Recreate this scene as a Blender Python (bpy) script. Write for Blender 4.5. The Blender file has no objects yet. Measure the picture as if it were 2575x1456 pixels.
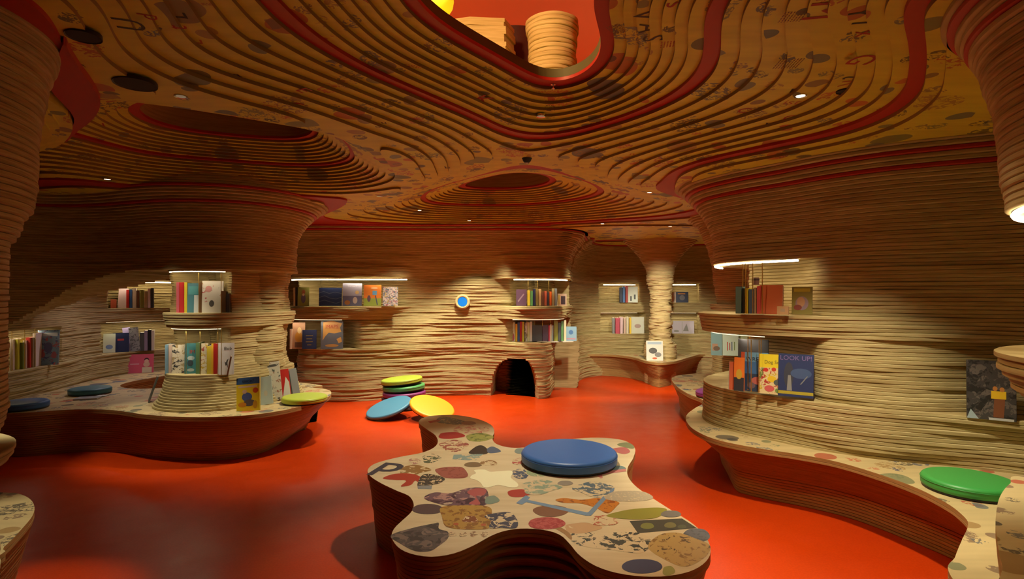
import bpy, bmesh, math, random
import numpy as np
from mathutils import Vector, Matrix

random.seed(7)
rng = np.random.default_rng(11)
scene = bpy.context.scene
COL = scene.collection

# ------------------------------------------------------------------ camera
FPX, EYE, CX, HZ = 1400.0, 1.40, 1287.5, 747.0      # focal length in px, eye height, horizon row (frame 2575 x 1456)
cam_d = bpy.data.cameras.new('camera')
cam = bpy.data.objects.new('camera', cam_d)
COL.objects.link(cam)
cam.location = (0, 0, EYE)
cam.rotation_euler = (math.radians(90), 0, 0)
cam_d.sensor_width = 36.0
cam_d.lens = 36.0 * FPX / 2575.0
cam_d.shift_y = (HZ - 728.0) / 2575.0
cam_d.clip_start = 0.05
scene.camera = cam

# ------------------------------------------------------------------ world, exposure
world = bpy.data.worlds.new('world')
scene.world = world
world.use_nodes = True
world.node_tree.nodes['Background'].inputs[0].default_value = (0.02, 0.008, 0.002, 1)
world.node_tree.nodes['Background'].inputs[1].default_value = 0.3
scene.view_settings.view_transform = 'Standard'
scene.view_settings.look = 'None'
scene.view_settings.gamma = 1.0
scene.view_settings.use_curve_mapping = False
scene.view_settings.exposure = -0.26
scene.cycles.max_bounces = 5
scene.cycles.diffuse_bounces = 3
scene.cycles.glossy_bounces = 2
scene.cycles.use_adaptive_sampling = True
scene.cycles.adaptive_threshold = 0.15
scene.cycles.adaptive_min_samples = 16
scene.cycles.sample_clamp_indirect = 4.0
scene.cycles.caustics_reflective = False
scene.cycles.caustics_refractive = False
scene.cycles.use_denoising = True

WARM = (1.0, 0.91, 0.66)

# ------------------------------------------------------------------ geometry helpers
def P(px, py, z):
    """floor-plan point seen at pixel (px,py) on the horizontal plane z"""
    d = FPX * (z - EYE) / (HZ - py)
    return ((px - CX) * d / FPX, d)

def A(px, d, z=0.0):
    """floor-plan point in column px at distance d"""
    return ((px - CX) * d / FPX, d)

def smooth(a, b, x):
    t = np.clip((x - a) / (b - a), 0, 1)
    return t * t * (3 - 2 * t)

def resample(pts, step, closed):
    """Catmull-Rom through pts (any number of columns; first two are x,y), evenly spaced"""
    pts = np.array(pts, float)
    n = len(pts)
    out = []
    segs = n if closed else n - 1
    for i in range(segs):
        if closed:
            p0, p1, p2, p3 = pts[(i - 1) % n], pts[i], pts[(i + 1) % n], pts[(i + 2) % n]
        else:
            p0, p1, p2, p3 = pts[max(i - 1, 0)], pts[i], pts[i + 1], pts[min(i + 2, n - 1)]
        for t in np.linspace(0, 1, 16, endpoint=False):
            out.append(0.5 * ((2 * p1) + (p2 - p0) * t + (2 * p0 - 5 * p1 + 4 * p2 - p3) * t * t + (3 * p1 - p0 - 3 * p2 + p3) * t ** 3))
    out.append(pts[0] if closed else pts[-1])
    out = np.array(out)
    s = np.concatenate([[0], np.cumsum(np.hypot(*(out[1:, :2] - out[:-1, :2]).T))])
    m = max(8, int(round(s[-1] / step)))
    q = np.linspace(0, s[-1], m, endpoint=not closed)
    return np.stack([np.interp(q, s, out[:, c]) for c in range(out.shape[1])], 1), q

def normals(c, closed):
    """left-hand normals of a polyline"""
    if closed:
        t = np.roll(c, -1, 0) - np.roll(c, 1, 0)
    else:
        t = np.gradient(c, axis=0)
    t = t[:, :2]
    t /= np.maximum(np.hypot(t[:, 0], t[:, 1])[:, None], 1e-9)
    return np.stack([-t[:, 1], t[:, 0]], 1)

def area(c):
    x, y = c[:, 0], c[:, 1]
    return 0.5 * np.sum(x * np.roll(y, -1) - y * np.roll(x, -1))

def mesh_obj(name, verts, faces, mat, parent=None, smooth_angle=None, mats=None, fmat=None):
    me = bpy.data.meshes.new(name)
    me.from_pydata([tuple(map(float, v)) for v in verts], [], faces)
    for m in (mats or [mat]):
        me.materials.append(m)
    if fmat is not None:
        me.polygons.foreach_set('material_index', fmat)
    if smooth_angle is not None:
        me.polygons.foreach_set('use_smooth', [True] * len(me.polygons))
        me.set_sharp_from_angle(angle=math.radians(smooth_angle))
    me.update()
    o = bpy.data.objects.new(name, me)
    COL.objects.link(o)
    if parent is not None:
        o.parent = parent
    return o

def empty(name, loc=(0, 0, 0), rz=0.0):
    o = bpy.data.objects.new(name, None)
    COL.objects.link(o)
    o.location = loc
    o.rotation_euler = (0, 0, rz)
    return o

def tag(o, label=None, cat=None, group=None, kind=None):
    if label: o['label'] = label
    if cat: o['category'] = cat
    if group: o['group'] = group
    if kind: o['kind'] = kind
    return o

class MB:
    """collects geometry into one mesh"""
    def __init__(self): self.v, self.f, self.m = [], [], []
    def add(self, v, f, m=0):
        b = len(self.v)
        self.v.extend(v)
        self.f.extend([tuple(i + b for i in q) for q in f])
        self.m.extend([m] * len(f))
    def slab(self, poly, z0, z1, m=0, mcap=None):
        n = len(poly)
        v = [(p[0], p[1], z0) for p in poly] + [(p[0], p[1], z1) for p in poly]
        if area(np.asarray(poly, float)[:, :2]) < 0:
            side = [((i + 1) % n, i, n + i, n + (i + 1) % n) for i in range(n)]
            caps = [tuple(range(n)), tuple(range(2 * n - 1, n - 1, -1))]
        else:
            side = [(i, (i + 1) % n, n + (i + 1) % n, n + i) for i in range(n)]
            caps = [tuple(range(n - 1, -1, -1)), tuple(range(n, 2 * n))]
        self.add(v, side, m)
        b = len(self.v) - 2 * n
        self.f.extend([tuple(i + b for i in q) for q in caps])
        self.m.extend([m if mcap is None else mcap] * 2)
    def strip(self, outer, inner, z0, z1, m=0, closed=False, bev=.10):
        """a layer as a band between its visible edge and a line inside the wall"""
        n = len(outer)
        outer = np.asarray(outer, float); inner = np.asarray(inner, float)
        d = inner - outer
        e = outer + d / np.maximum(np.hypot(d[:, 0], d[:, 1])[:, None], 1e-6) * .005      # eased arrises, so every layer shows
        t = (z1 - z0) * bev * 1.6
        v = []
        for (q, z) in ((e, z0), (outer, z0 + t), (outer, z1 - t), (e, z1), (inner, z1), (inner, z0)):
            v += [(p[0], p[1], z) for p in q]
        f = []
        for i in range(n if closed else n - 1):
            j = (i + 1) % n
            f += [(r * n + i, r * n + j, (r + 1) % 6 * n + j, (r + 1) % 6 * n + i) for r in (0, 1, 2, 3, 5)]
        if not closed:
            f += [tuple(r * n for r in range(6)), tuple(r * n + n - 1 for r in range(5, -1, -1))]
        self.add(v, f, m)
    def box(self, x0, x1, y0, y1, z0, z1, m=0):
        self.slab([(x0, y0), (x1, y0), (x1, y1), (x0, y1)], z0, z1, m)
    def tube(self, path, r, n=8, m=0, closed=False):
        path = [Vector(p) for p in path]
        rings = []
        k = len(path)
        for i, p in enumerate(path):
            a = path[(i - 1) % k] if (closed or i > 0) else p
            b = path[(i + 1) % k] if (closed or i < k - 1) else p
            t = (b - a).normalized()
            u = t.orthogonal().normalized() if abs(t.z) > .95 else t.cross(Vector((0, 0, 1))).normalized()
            w = t.cross(u)
            rings.append([tuple(p + u * (r * math.cos(2 * math.pi * j / n)) + w * (r * math.sin(2 * math.pi * j / n))) for j in range(n)])
        v = [q for ring in rings for q in ring]
        f = []
        for i in range(k if closed else k - 1):
            i2 = (i + 1) % k
            for j in range(n):
                f.append((i * n + j, i * n + (j + 1) % n, i2 * n + (j + 1) % n, i2 * n + j))
        if not closed:
            f.append(tuple(range(n - 1, -1, -1))); f.append(tuple(range((k - 1) * n, k * n)))
        self.add(v, f, m)
    def lathe(self, prof, n=32, m=0, c=(0, 0, 0)):
        v, f = [], []
        for (r, z) in prof:
            for j in range(n):
                a = 2 * math.pi * j / n
                v.append((c[0] + r * math.cos(a), c[1] + r * math.sin(a), c[2] + z))
        for i in range(len(prof) - 1):
            for j in range(n):
                f.append((i * n + j, i * n + (j + 1) % n, (i + 1) * n + (j + 1) % n, (i + 1) * n + j))
        f.append(tuple(range(n - 1, -1, -1))); f.append(tuple(range((len(prof) - 1) * n, len(prof) * n)))
        self.add(v, f, m)
    def build(self, name, mat, parent=None, smooth_angle=None):
        mats = mat if isinstance(mat, list) else [mat]
        return mesh_obj(name, self.v, self.f, None, parent, smooth_angle, mats, self.m)

# smooth 2-D value noise used for the uneven plywood edges
_N = rng.random((64, 64))
def vnoise(x, y):
    x = np.asarray(x, float); y = np.asarray(y, float)
    xi = np.floor(x).astype(int); yi = np.floor(y).astype(int)
    fx = x - xi; fy = y - yi
    fx = fx * fx * (3 - 2 * fx); fy = fy * fy * (3 - 2 * fy)
    g = lambda a, b: _N[a % 64, b % 64]
    return ((g(xi, yi) * (1 - fx) + g(xi + 1, yi) * fx) * (1 - fy) + (g(xi, yi + 1) * (1 - fx) + g(xi + 1, yi + 1) * fx) * fy) * 2 - 1

# ------------------------------------------------------------------ materials
def newmat(name):
    m = bpy.data.materials.new(name)
    m.use_nodes = True
    nt = m.node_tree
    return m, nt, nt.nodes['Principled BSDF']

def lk(nt, a, b): nt.links.new(a, b)

def plain(name, col, rough=.6, metal=0.0, emit=0.0, ecol=None, spec=.5):
    m, nt, b = newmat(name)
    b.inputs['Base Color'].default_value = (*col, 1)
    b.inputs['Roughness'].default_value = rough
    b.inputs['Metallic'].default_value = metal
    b.inputs['Specular IOR Level'].default_value = spec
    if emit:
        b.inputs['Emission Color'].default_value = (*(ecol or col), 1)
        b.inputs['Emission Strength'].default_value = emit
    return m

def mapping(nt, scale, coord='Object', rot=(0, 0, 0)):
    tc = nt.nodes.new('ShaderNodeTexCoord')
    mp = nt.nodes.new('ShaderNodeMapping')
    mp.inputs['Scale'].default_value = scale
    mp.inputs['Rotation'].default_value = rot
    lk(nt, tc.outputs[coord], mp.inputs['Vector'])
    return mp.outputs['Vector']

def noise(nt, vec, scale, detail=3, rough=.55, dist=0):
    n = nt.nodes.new('ShaderNodeTexNoise')
    n.inputs['Scale'].default_value = scale
    n.inputs['Detail'].default_value = detail
    n.inputs['Roughness'].default_value = rough
    n.inputs['Distortion'].default_value = dist
    lk(nt, vec, n.inputs['Vector'])
    return n

def ramp(nt, fac, stops, interp='LINEAR'):
    r = nt.nodes.new('ShaderNodeValToRGB')
    r.color_ramp.interpolation = interp
    e = r.color_ramp.elements
    while len(e) < len(stops): e.new(0.5)
    for i, (p, c) in enumerate(stops):
        e[i].position = p
        e[i].color = (*c, 1) if len(c) == 3 else c
    lk(nt, fac, r.inputs['Fac'])
    return r.outputs['Color']

def mix(nt, fac, a, b, mode='MIX'):
    n = nt.nodes.new('ShaderNodeMix')
    n.data_type = 'RGBA'
    n.blend_type = mode
    for sock, val in ((n.inputs[0], fac), (n.inputs[6], a), (n.inputs[7], b)):
        if hasattr(val, 'is_output'): lk(nt, val, sock)
        else: sock.default_value = val if not isinstance(val, tuple) or len(val) == 4 else (*val, 1)
    return n.outputs[2]

def math_(nt, op, a, b=0.0, c=0.0):
    n = nt.nodes.new('ShaderNodeMath')
    n.operation = op
    for i, val in enumerate((a, b, c)):
        if hasattr(val, 'is_output'): lk(nt, val, n.inputs[i])
        else: n.inputs[i].default_value = val
    return n.outputs[0]

def ply_colour(nt, light, dark, zs):
    v = mapping(nt, (1.6, 1.6, zs))
    n = noise(nt, v, 1.0, 2, .6)
    c = ramp(nt, n.outputs['Fac'], [(.3, dark), (.5, tuple((a + b) / 2 for a, b in zip(light, dark))), (.72, light)])
    v2 = mapping(nt, (9, 9, 260))
    n2 = noise(nt, v2, 1.0, 0, .5)
    return mix(nt, .35, c, ramp(nt, n2.outputs['Fac'], [(.35, dark), (.65, light)]))

def plywood(name, light, dark, rough=.62, zs=42, bump=.25):
    m, nt, b = newmat(name)
    lk(nt, ply_colour(nt, light, dark, zs), b.inputs['Base Color'])
    b.inputs['Roughness'].default_value = rough
    b.inputs['Specular IOR Level'].default_value = .25
    return m

WOOD_L, WOOD_D = (.60, .50, .255), (.31, .22, .085)

def collage(name, base, dens=.5, strength=.75, sc=3.4, seed=0.0):
    """plywood face printed with scattered faint pictures: blobs, scribbled drawings and lines of type"""
    m, nt, b = newmat(name)
    vx = mapping(nt, (1.2, 9, 2))
    n = noise(nt, vx, 1.4, 2, .6)
    wood = ramp(nt, n.outputs['Fac'], [(.3, tuple(c * .82 for c in base)), (.7, base)])
    tc = nt.nodes.new('ShaderNodeTexCoord')
    mp = nt.nodes.new('ShaderNodeMapping')
    mp.inputs['Location'].default_value = (seed, seed * 1.7, 0)
    mp.inputs['Scale'].default_value = (1, 1, 0)
    lk(nt, tc.outputs['Object'], mp.inputs['Vector'])
    flat = mp.outputs['Vector']
    wob = noise(nt, flat, 5.0, 0)
    sn = noise(nt, flat, 26.0, 2, .7, 1.5)
    dv = nt.nodes.new('ShaderNodeVectorMath'); dv.operation = 'MULTIPLY_ADD'
    lk(nt, wob.outputs['Color'], dv.inputs[0]); dv.inputs[1].default_value = (.07, .07, 0); lk(nt, flat, dv.inputs[2])
    col = wood
    for (s, off, dn) in ((sc, 0.0, dens), (sc * 2.1, 3.3, dens * .8)):
        vo = nt.nodes.new('ShaderNodeTexVoronoi')
        vo.voronoi_dimensions = '2D'
        vo.inputs['Scale'].default_value = s
        ad = nt.nodes.new('ShaderNodeVectorMath'); ad.operation = 'ADD'
        lk(nt, dv.outputs[0], ad.inputs[0]); ad.inputs[1].default_value = (off, off, 0)
        lk(nt, ad.outputs[0], vo.inputs['Vector'])
        sp = nt.nodes.new('ShaderNodeSeparateColor')
        lk(nt, vo.outputs['Color'], sp.inputs[0])
        inside = math_(nt, 'LESS_THAN', vo.outputs['Distance'], math_(nt, 'MULTIPLY_ADD', sp.outputs[1], .22, .2))
        used = math_(nt, 'LESS_THAN', sp.outputs[0], dn)
        mask = math_(nt, 'MULTIPLY', inside, used)
        tint = ramp(nt, sp.outputs[2], [(0, (.055, .05, .05)), (.2, (.42, .06, .035)), (.33, (.10, .13, .15)), (.45, (.34, .20, .07)),
                                        (.58, (.05, .08, .16)), (.68, (.16, .19, .10)), (.80, (.50, .10, .05)), (.9, (.20, .12, .08))], 'CONSTANT')
        scrib = math_(nt, 'GREATER_THAN', sn.outputs['Fac'], .5)
        solid = math_(nt, 'LESS_THAN', math_(nt, 'FRACT', math_(nt, 'MULTIPLY', sp.outputs[0], 37.0)), .4)
        cover = math_(nt, 'MAXIMUM', solid, scrib)
        fac = math_(nt, 'MULTIPLY', math_(nt, 'MULTIPLY', mask, cover), strength)
        col = mix(nt, fac, col, tint)
    lk(nt, col, b.inputs['Base Color'])
    b.inputs['Roughness'].default_value = .45
    b.inputs['Specular IOR Level'].default_value = .3
    return m

M = {}
M['ply'] = plywood('plywood_edges', WOOD_L, WOOD_D)
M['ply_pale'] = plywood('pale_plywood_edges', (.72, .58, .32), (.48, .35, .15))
M['ply_fine'] = plywood('fine_plywood_edges', (.46, .29, .11), (.30, .17, .055), .5, 60)
M['red_edge'] = plain('red_laminate', (.42, .014, .006), .5)
M['ceil'] = collage('printed_ceiling_plywood', (.72, .66, .075), .5, .8, 3.6, 2.0)
M['ceil_edge_shaded'] = plain('shaded_ceiling_edge', (.30, .19, .05), .7)  # shade on the risers put into a darker edge colour
M['seat'] = collage('printed_bench_plywood', (.64, .50, .25), .6, .8, 4.2, 5.0)
M['island'] = None
M['olive'] = plain('dark_olive_edge', (.10, .085, .03), .7)
M['brass'] = plain('brass_rod', (.75, .52, .14), .35, .9)
M['black'] = plain('black_plastic', (.012, .012, .013), .5)
M['speaker'] = plain('dark_speaker_cloth', (.02, .02, .024), .8)
M['chrome'] = plain('chrome', (.7, .7, .68), .2, .9)
M['white'] = plain('white_paper', (.78, .76, .70), .6)
M['page'] = plain('page_block', (.70, .64, .50), .8)
M['led_dim'] = plain('small_led', (1, .9, .72), .5, 0, 2.5, (1.0, .80, .48))
M['led'] = plain('led_strip', (1, .9, .72), .5, 0, 14.0, (1.0, .80, .48))
M['lens_dim'] = plain('dim_downlight_lens', (.4, .4, .38), .3, 0, .12, (1.0, .84, .56))
M['lens'] = plain('downlight_lens', (1, .95, .85), .4, 0, 5.0, (1.0, .84, .56))

def floor_mat():
    m, nt, b = newmat('red_resin_floor')
    v = mapping(nt, (1, 1, 1))
    n = noise(nt, v, 1.1, 3)
    c = ramp(nt, n.outputs['Fac'], [(.3, (.58, .042, .002)), (.7, (.68, .058, .003))])
    n2 = noise(nt, v, 90, 2)
    c = mix(nt, .18, c, ramp(nt, n2.outputs['Fac'], [(.42, (.42, .022, .002)), (.6, (.70, .064, .004))]))
    lk(nt, c, b.inputs['Base Color'])
    n3 = noise(nt, v, 6, 3)
    lk(nt, ramp(nt, n3.outputs['Fac'], [(.3, (.30,) * 3), (.7, (.40,) * 3)]), b.inputs['Roughness'])
    b.inputs['Specular IOR Level'].default_value = .32
    return m
M['floor'] = floor_mat()

def solid(col, rough=.5, key=None):
    k = key or ('c%.3f_%.3f_%.3f_%.2f' % (*col, rough))
    if k not in M:
        M[k] = plain('coat_' + k, col, rough)
    return M[k]

# ================================================================== floor
fl = MB(); fl.box(-7, 5.5, -3.5, 11.5, -.05, 0)
tag(fl.build('floor', M['floor']), 'glossy orange red resin floor of the reading room', 'floor', kind='structure')

# ================================================================== ceiling: terraced plywood sheets cut along contour lines
TS = 0.018
def zc(k): return 2.36 + TS * (k + 1)

anch = []
def contour(phi, pts):
    for (px, py) in pts:
        x, y = P(px, py, zc(phi))
        anch.append((x, y, phi))
# the great dome round the opening
contour(16, [(1064, 0), (1104, 28), (1155, 61), (1230, 104), (1306, 141), (1348, 174), (1396, 203), (1440, 190), (1478, 160), (1496, 114), (1482, 58), (1457, 0)])
contour(15, [(1031, 0), (1066, 38), (1129, 83), (1205, 124), (1281, 162), (1350, 210), (1396, 222), (1450, 210), (1500, 170), (1523, 114), (1510, 50), (1487, 0)])
contour(11, [(877, 0), (892, 38), (927, 83), (978, 124), (1053, 164), (1129, 197), (1205, 230), (1281, 266), (1330, 292), (1376, 300), (1477, 268), (1553, 242), (1615, 200), (1650, 150), (1664, 100), (1655, 50), (1625, 0)])
contour(7, [(673, 0), (700, 33), (750, 86), (801, 113), (851, 143), (952, 189), (1053, 229), (1154, 272), (1231, 303), (1300, 334), (1346, 354), (1391, 344), (1502, 311), (1603, 279), (1704, 240), (1767, 202), (1795, 162), (1806, 114), (1802, 50), (1787, 0)])
contour(4, [(479, 0), (479, 45), (499, 76), (542, 109), (605, 136), (681, 162), (750, 184), (852, 225), (928, 258), (1029, 306), (1130, 348), (1180, 378), (1193, 401)])
contour(1, [(289, 0), (287, 30), (300, 76), (327, 109), (378, 141), (428, 167), (479, 187), (555, 210), (630, 232), (706, 253), (790, 285), (877, 318), (953, 345), (1029, 384), (1066, 410), (1069, 424)])
contour(-1, [(234, 0), (232, 40), (245, 75), (262, 98), (300, 150), (350, 180), (420, 213), (500, 246), (560, 267), (650, 290), (751, 312), (827, 332), (877, 350), (928, 371), (978, 398), (1009, 419), (1017, 434)])
contour(4, [(1955, 0), (1966, 60), (1966, 105), (1952, 163), (1900, 225), (1820, 272), (1700, 318), (1600, 347), (1520, 365), (1460, 385), (1439, 401)])
contour(2, [(2136, 0), (2142, 60), (2142, 105), (2128, 160), (2083, 228), (2005, 276), (1900, 307), (1800, 335), (1700, 362), (1620, 388), (1560, 408), (1539, 424)])
contour(0, [(2252, 60), (2246, 131), (2228, 204), (2175, 249), (2083, 290), (1979, 319), (1900, 336), (1800, 364), (1700, 395), (1640, 420), (1621, 438)])
contour(-5.5, [(2350, 0), (2362, 60), (2366, 140), (2372, 205), (2345, 270), (2296, 303), (2162, 355), (2012, 385), (1868, 412), (1782, 430), (1738, 448)])
contour(-3, [(2315, 0), (2325, 60), (2330, 120), (2345, 200), (2315, 255), (2279, 284), (2153, 338), (2009, 369), (1866, 398), (1776, 416), (1729, 432), (1711, 455), (1712, 470)])
anch += [(*P(1325, 395, zc(6.6)), 6.6)]
contour(6, [(1318, 374), (1350, 379)])
contour(5, [(1240, 386), (1371, 394)])
contour(3, [(1147, 409), (1480, 411)])
# dish over the left bench
contour(16, [(423, 307), (479, 321), (540, 330), (605, 337), (700, 344), (740, 343), (767, 330)])
contour(15, [(375, 313), (429, 325), (500, 338), (605, 347), (700, 352), (760, 353), (786, 344)])
contour(7, [(207, 343), (227, 356), (277, 371), (353, 389), (479, 399), (650, 412), (801, 419), (877, 412), (905, 401), (903, 386), (885, 371)])
contour(-1, [(112, 404), (176, 419), (252, 439), (302, 451), (404, 457), (555, 462), (650, 469), (726, 476), (827, 480), (903, 475), (953, 462), (973, 437), (963, 422), (940, 401)])
# dish in front of the back wall
contour(16, [(1132, 473), (1200, 471), (1260, 473), (1326, 470), (1360, 463), (1378, 448)])
contour(15, [(1125, 477), (1200, 476), (1250, 477), (1338, 473), (1376, 460), (1387, 447)])
contour(7, [(1067, 487), (1079, 470), (1117, 454), (1180, 441), (1243, 422), (1300, 407), (1351, 402), (1400, 420), (1465, 445), (1502, 462), (1521, 477), (1502, 492), (1465, 502), (1401, 509), (1326, 515), (1250, 517), (1155, 513), (1090, 503)])
contour(-1, [(865, 533), (903, 545), (978, 550), (1155, 554), (1250, 558), (1376, 552), (1502, 544), (1629, 535), (1679, 525), (1730, 508)])
# the low valleys between the domes and the margin along the walls
for (px, py, f) in [(1000, 452, -1.7), (960, 490, -2), (1040, 480, -1.4), (850, 502, -2), (700, 310, -1.5), (500, 262, -1.5), (350, 232, -1.6), (215, 40, -1.6),
                    (200, 10, -1.7), (270, 200, -1.7), (988, 416, -1.6), (960, 400, -1.6), (1000, 432, -1.7), (925, 382, -1.5), (1640, 462, -2), (1700, 492, -2.4), (1590, 470, -1.8), (1770, 480, -3.8), (850, 522, -2), (600, 485, -2.6), (400, 475, -2.6)]:
    anch.append((*P(px, py, zc(f)), f))
# near lips of the two dishes (the rims themselves hide the far side of these edges)
for (px, py, f, dy, g) in [(520, 268, -1.4, .55, 11), (600, 288, -1.4, .55, 11), (700, 310, -1.4, .5, 11)]:
    x, y = P(px, py, zc(f)); anch += [(x, y + .10, -.9), (x, y + .48, 7), (x, y + .78, 15)]
for (px, py) in [(1180, 455), (1250, 432), (1330, 427)]:
    x, y = P(px, py, zc(7)); anch += [(x, y + .35, 11), (x, y + .75, 15.5)]
anch += [(-2.1, 4.2, 17), (-1.8, 4.25, 17), (-.1, 6.2, 17), (.15, 6.2, 17)]
anch += [(-3.6, 3.7, 4), (-3.9, 4.0, 1), (-3.3, 3.9, 9)]
# over and behind the camera, and the outer margin of the room
for y, h in ((2.0, 0.44), (1.6, .3), (1.3, .12)):
    anch += [(-h, y, 16), (h, y, 16)]
anch += [(0, 1.2, 16), (0, 2.0, 17.5), (0.05, 2.8, 17.5), (0, .95, 13), (0, .6, 10), (0, .2, 7), (0, -.4, 3), (-.9, 1.2, 9), (.9, 1.2, 9), (-.7, .5, 7), (.7, .5, 7),
         (-1.6, 1.0, -1), (-1.2, .2, 1), (1.3, .2, 1), (1.75, 1.2, -2), (0, -1.2, -2), (-2.2, 0, -3), (2.2, 0, -4), (0, -3, -4), (-3, -3, -4), (3, -3, -4)]
for t in np.linspace(-5.5, 4.5, 11): anch.append((t, 10.5, -4)); anch.append((t, 8.3, -3.5))
for t in np.linspace(-2, 8, 9): anch.append((-5.4, t, -4)); anch.append((3.7, t, -5))
anch += [(-4.5, 2, -3), (-4.5, 5.6, -3.2), (-3.8, 5.8, -3.2), (-2.6, 6.2, -3), (-2.6, 7.2, -3), (2.4, 5.2, -4.5), (2.6, 4.2, -5), (3, 3.5, -5), (2.9, 2.6, -5), (2.6, 7, -4), (1.6, 8.2, -3)]
anch = np.array(anch)

def rbf_fit(a, lam=1.5e-1):
    n = len(a)
    d = np.hypot(a[:, None, 0] - a[None, :, 0], a[:, None, 1] - a[None, :, 1])
    K = np.where(d > 0, d * d * np.log(np.maximum(d, 1e-9)), 0)
    K[np.arange(n), np.arange(n)] += lam
    Q = np.c_[np.ones(n), a[:, :2]]
    S = np.zeros((n + 3, n + 3)); S[:n, :n] = K; S[:n, n:] = Q; S[n:, :n] = Q.T
    return np.linalg.solve(S, np.r_[a[:, 2], 0, 0, 0])
_w = rbf_fit(anch)
def phi_eval(x, y):
    sh = np.shape(x); x = np.ravel(x); y = np.ravel(y)
    out = np.empty(len(x))
    for i in range(0, len(x), 20000):
        X, Y = x[i:i + 20000], y[i:i + 20000]
        d = np.hypot(X[:, None] - anch[None, :, 0], Y[:, None] - anch[None, :, 1])
        K = np.where(d > 1e-9, d * d * np.log(np.maximum(d, 1e-9)), 0)
        out[i:i + 20000] = K @ _w[:-3] + _w[-3] + _w[-2] * X + _w[-1] * Y
    return out.reshape(sh)

def in_poly(x, y, poly):
    c = np.zeros(np.shape(x), bool)
    n = len(poly)
    for i in range(n):
        x1, y1 = poly[i]; x2, y2 = poly[(i + 1) % n]
        cr = ((y1 > y) != (y2 > y)) & (x < (x2 - x1) * (y - y1) / (y2 - y1 + 1e-12) + x1)
        c ^= cr
    return c
GS = .025
gx = np.arange(-5.6, 4.6, GS); gy = np.arange(-3.2, 10.8, GS)
GX, GY = np.meshgrid(gx, gy)
PH = phi_eval(GX, GY)
_g = np.exp(-.5 * (np.arange(-12, 13) / 4.0) ** 2); _g /= _g.sum()
_pad = np.pad(PH, 12, mode='edge')
_pad = np.apply_along_axis(lambda r: np.convolve(r, _g, 'valid'), 1, _pad)
PH = np.apply_along_axis(lambda r: np.convolve(r, _g, 'valid'), 0, _pad)
PH = np.where(PH > 9, 9 + (PH - 9) * 1.14, PH)
PH = np.clip(PH, -4.6, 18)
# the red leaf-shaped recess beside the left column
leaf, _ = resample([P(*q, zc(-1)) for q in [(160, 78), (178, 108), (203, 148), (228, 183), (246, 215), (252, 236), (244, 262), (222, 288), (196, 308), (165, 338), (172, 318), (186, 285), (180, 262), (160, 238), (132, 205), (120, 175), (140, 130)]], .02, True)

KMIN, KMAX = -5, 15
RED_SHEETS = {15, 7, -3}
ceiling = empty('ceiling')
tag(ceiling, 'terraced plywood ceiling of curved printed sheets with red rings and a round opening', 'ceiling', kind='structure')

def clip(poly, level, above):
    """poly: list of (x,y,phi); keep phi>=level (above) or phi<level"""
    out = []
    n = len(poly)
    for i in range(n):
        a, b = poly[i], poly[(i + 1) % n]
        ia = (a[2] >= level) == above; ib = (b[2] >= level) == above
        if ia: out.append(a)
        if ia != ib:
            t = (level - a[2]) / (b[2] - a[2])
            out.append((a[0] + t * (b[0] - a[0]), a[1] + t * (b[1] - a[1]), level))
    return out

cmin = np.minimum(np.minimum(PH[:-1, :-1], PH[1:, :-1]), np.minimum(PH[:-1, 1:], PH[1:, 1:]))
cmax = np.maximum(np.maximum(PH[:-1, :-1], PH[1:, :-1]), np.maximum(PH[:-1, 1:], PH[1:, 1:]))

def sheet(k, lo, hi, z, top, riser_h=TS):
    verts, faces, fm, idx = [], [], [], {}
    def vid(x, y, zz):
        key = (round(x, 5), round(y, 5), zz)
        if key not in idx:
            idx[key] = len(verts); verts.append((x, y, zz))
        return idx[key]
    full = (cmin >= lo) & (cmax < hi)
    part = (cmax >= lo) & (cmin < hi) & ~full
    for j in range(full.shape[0]):                     # runs of whole cells
        row = full[j]
        if not row.any(): continue
        e = np.flatnonzero(np.diff(np.r_[0, row.astype(int), 0]))
        for a, b in zip(e[::2], e[1::2]):
            x0, x1, y0, y1 = gx[a], gx[b], gy[j], gy[j + 1]
            faces.append((vid(x0, y1, z), vid(x1, y1, z), vid(x1, y0, z), vid(x0, y0, z))); fm.append(0)
    for j, i in zip(*np.nonzero(part)):
        q = [(gx[i], gy[j], PH[j, i]), (gx[i + 1], gy[j], PH[j, i + 1]), (gx[i + 1], gy[j + 1], PH[j + 1, i + 1]), (gx[i], gy[j + 1], PH[j + 1, i])]
        q = clip(q, lo, True)
        if len(q) >= 3: q = clip(q, hi, False)
        if len(q) < 3: continue
        ids = list(dict.fromkeys(vid(p[0], p[1], z) for p in reversed(q)))
        if len(ids) >= 3: faces.append(tuple(ids)); fm.append(0)
        for a, b in zip(q, q[1:] + q[:1]):             # the sawn edge of the sheet
            if abs(a[2] - hi) < 1e-7 and abs(b[2] - hi) < 1e-7 and vid(a[0], a[1], z) != vid(b[0], b[1], z):
                faces.append((vid(a[0], a[1], z), vid(b[0], b[1], z), vid(b[0], b[1], z + riser_h), vid(a[0], a[1], z + riser_h))); fm.append(1)
    return verts, faces, fm

for k in range(KMIN, KMAX + 1):
    v, f, fm = sheet(k, k - .7 if k > KMIN else -99, k + 1, zc(k), True, TS + .001)
    if not f: continue
    red = k in RED_SHEETS
    mesh_obj('plywood_sheet', v, f, None, ceiling, 60, [M['red_edge'] if red else M['ceil'], M['red_edge'] if red else M['ceil_edge_shaded']], fm)
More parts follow.
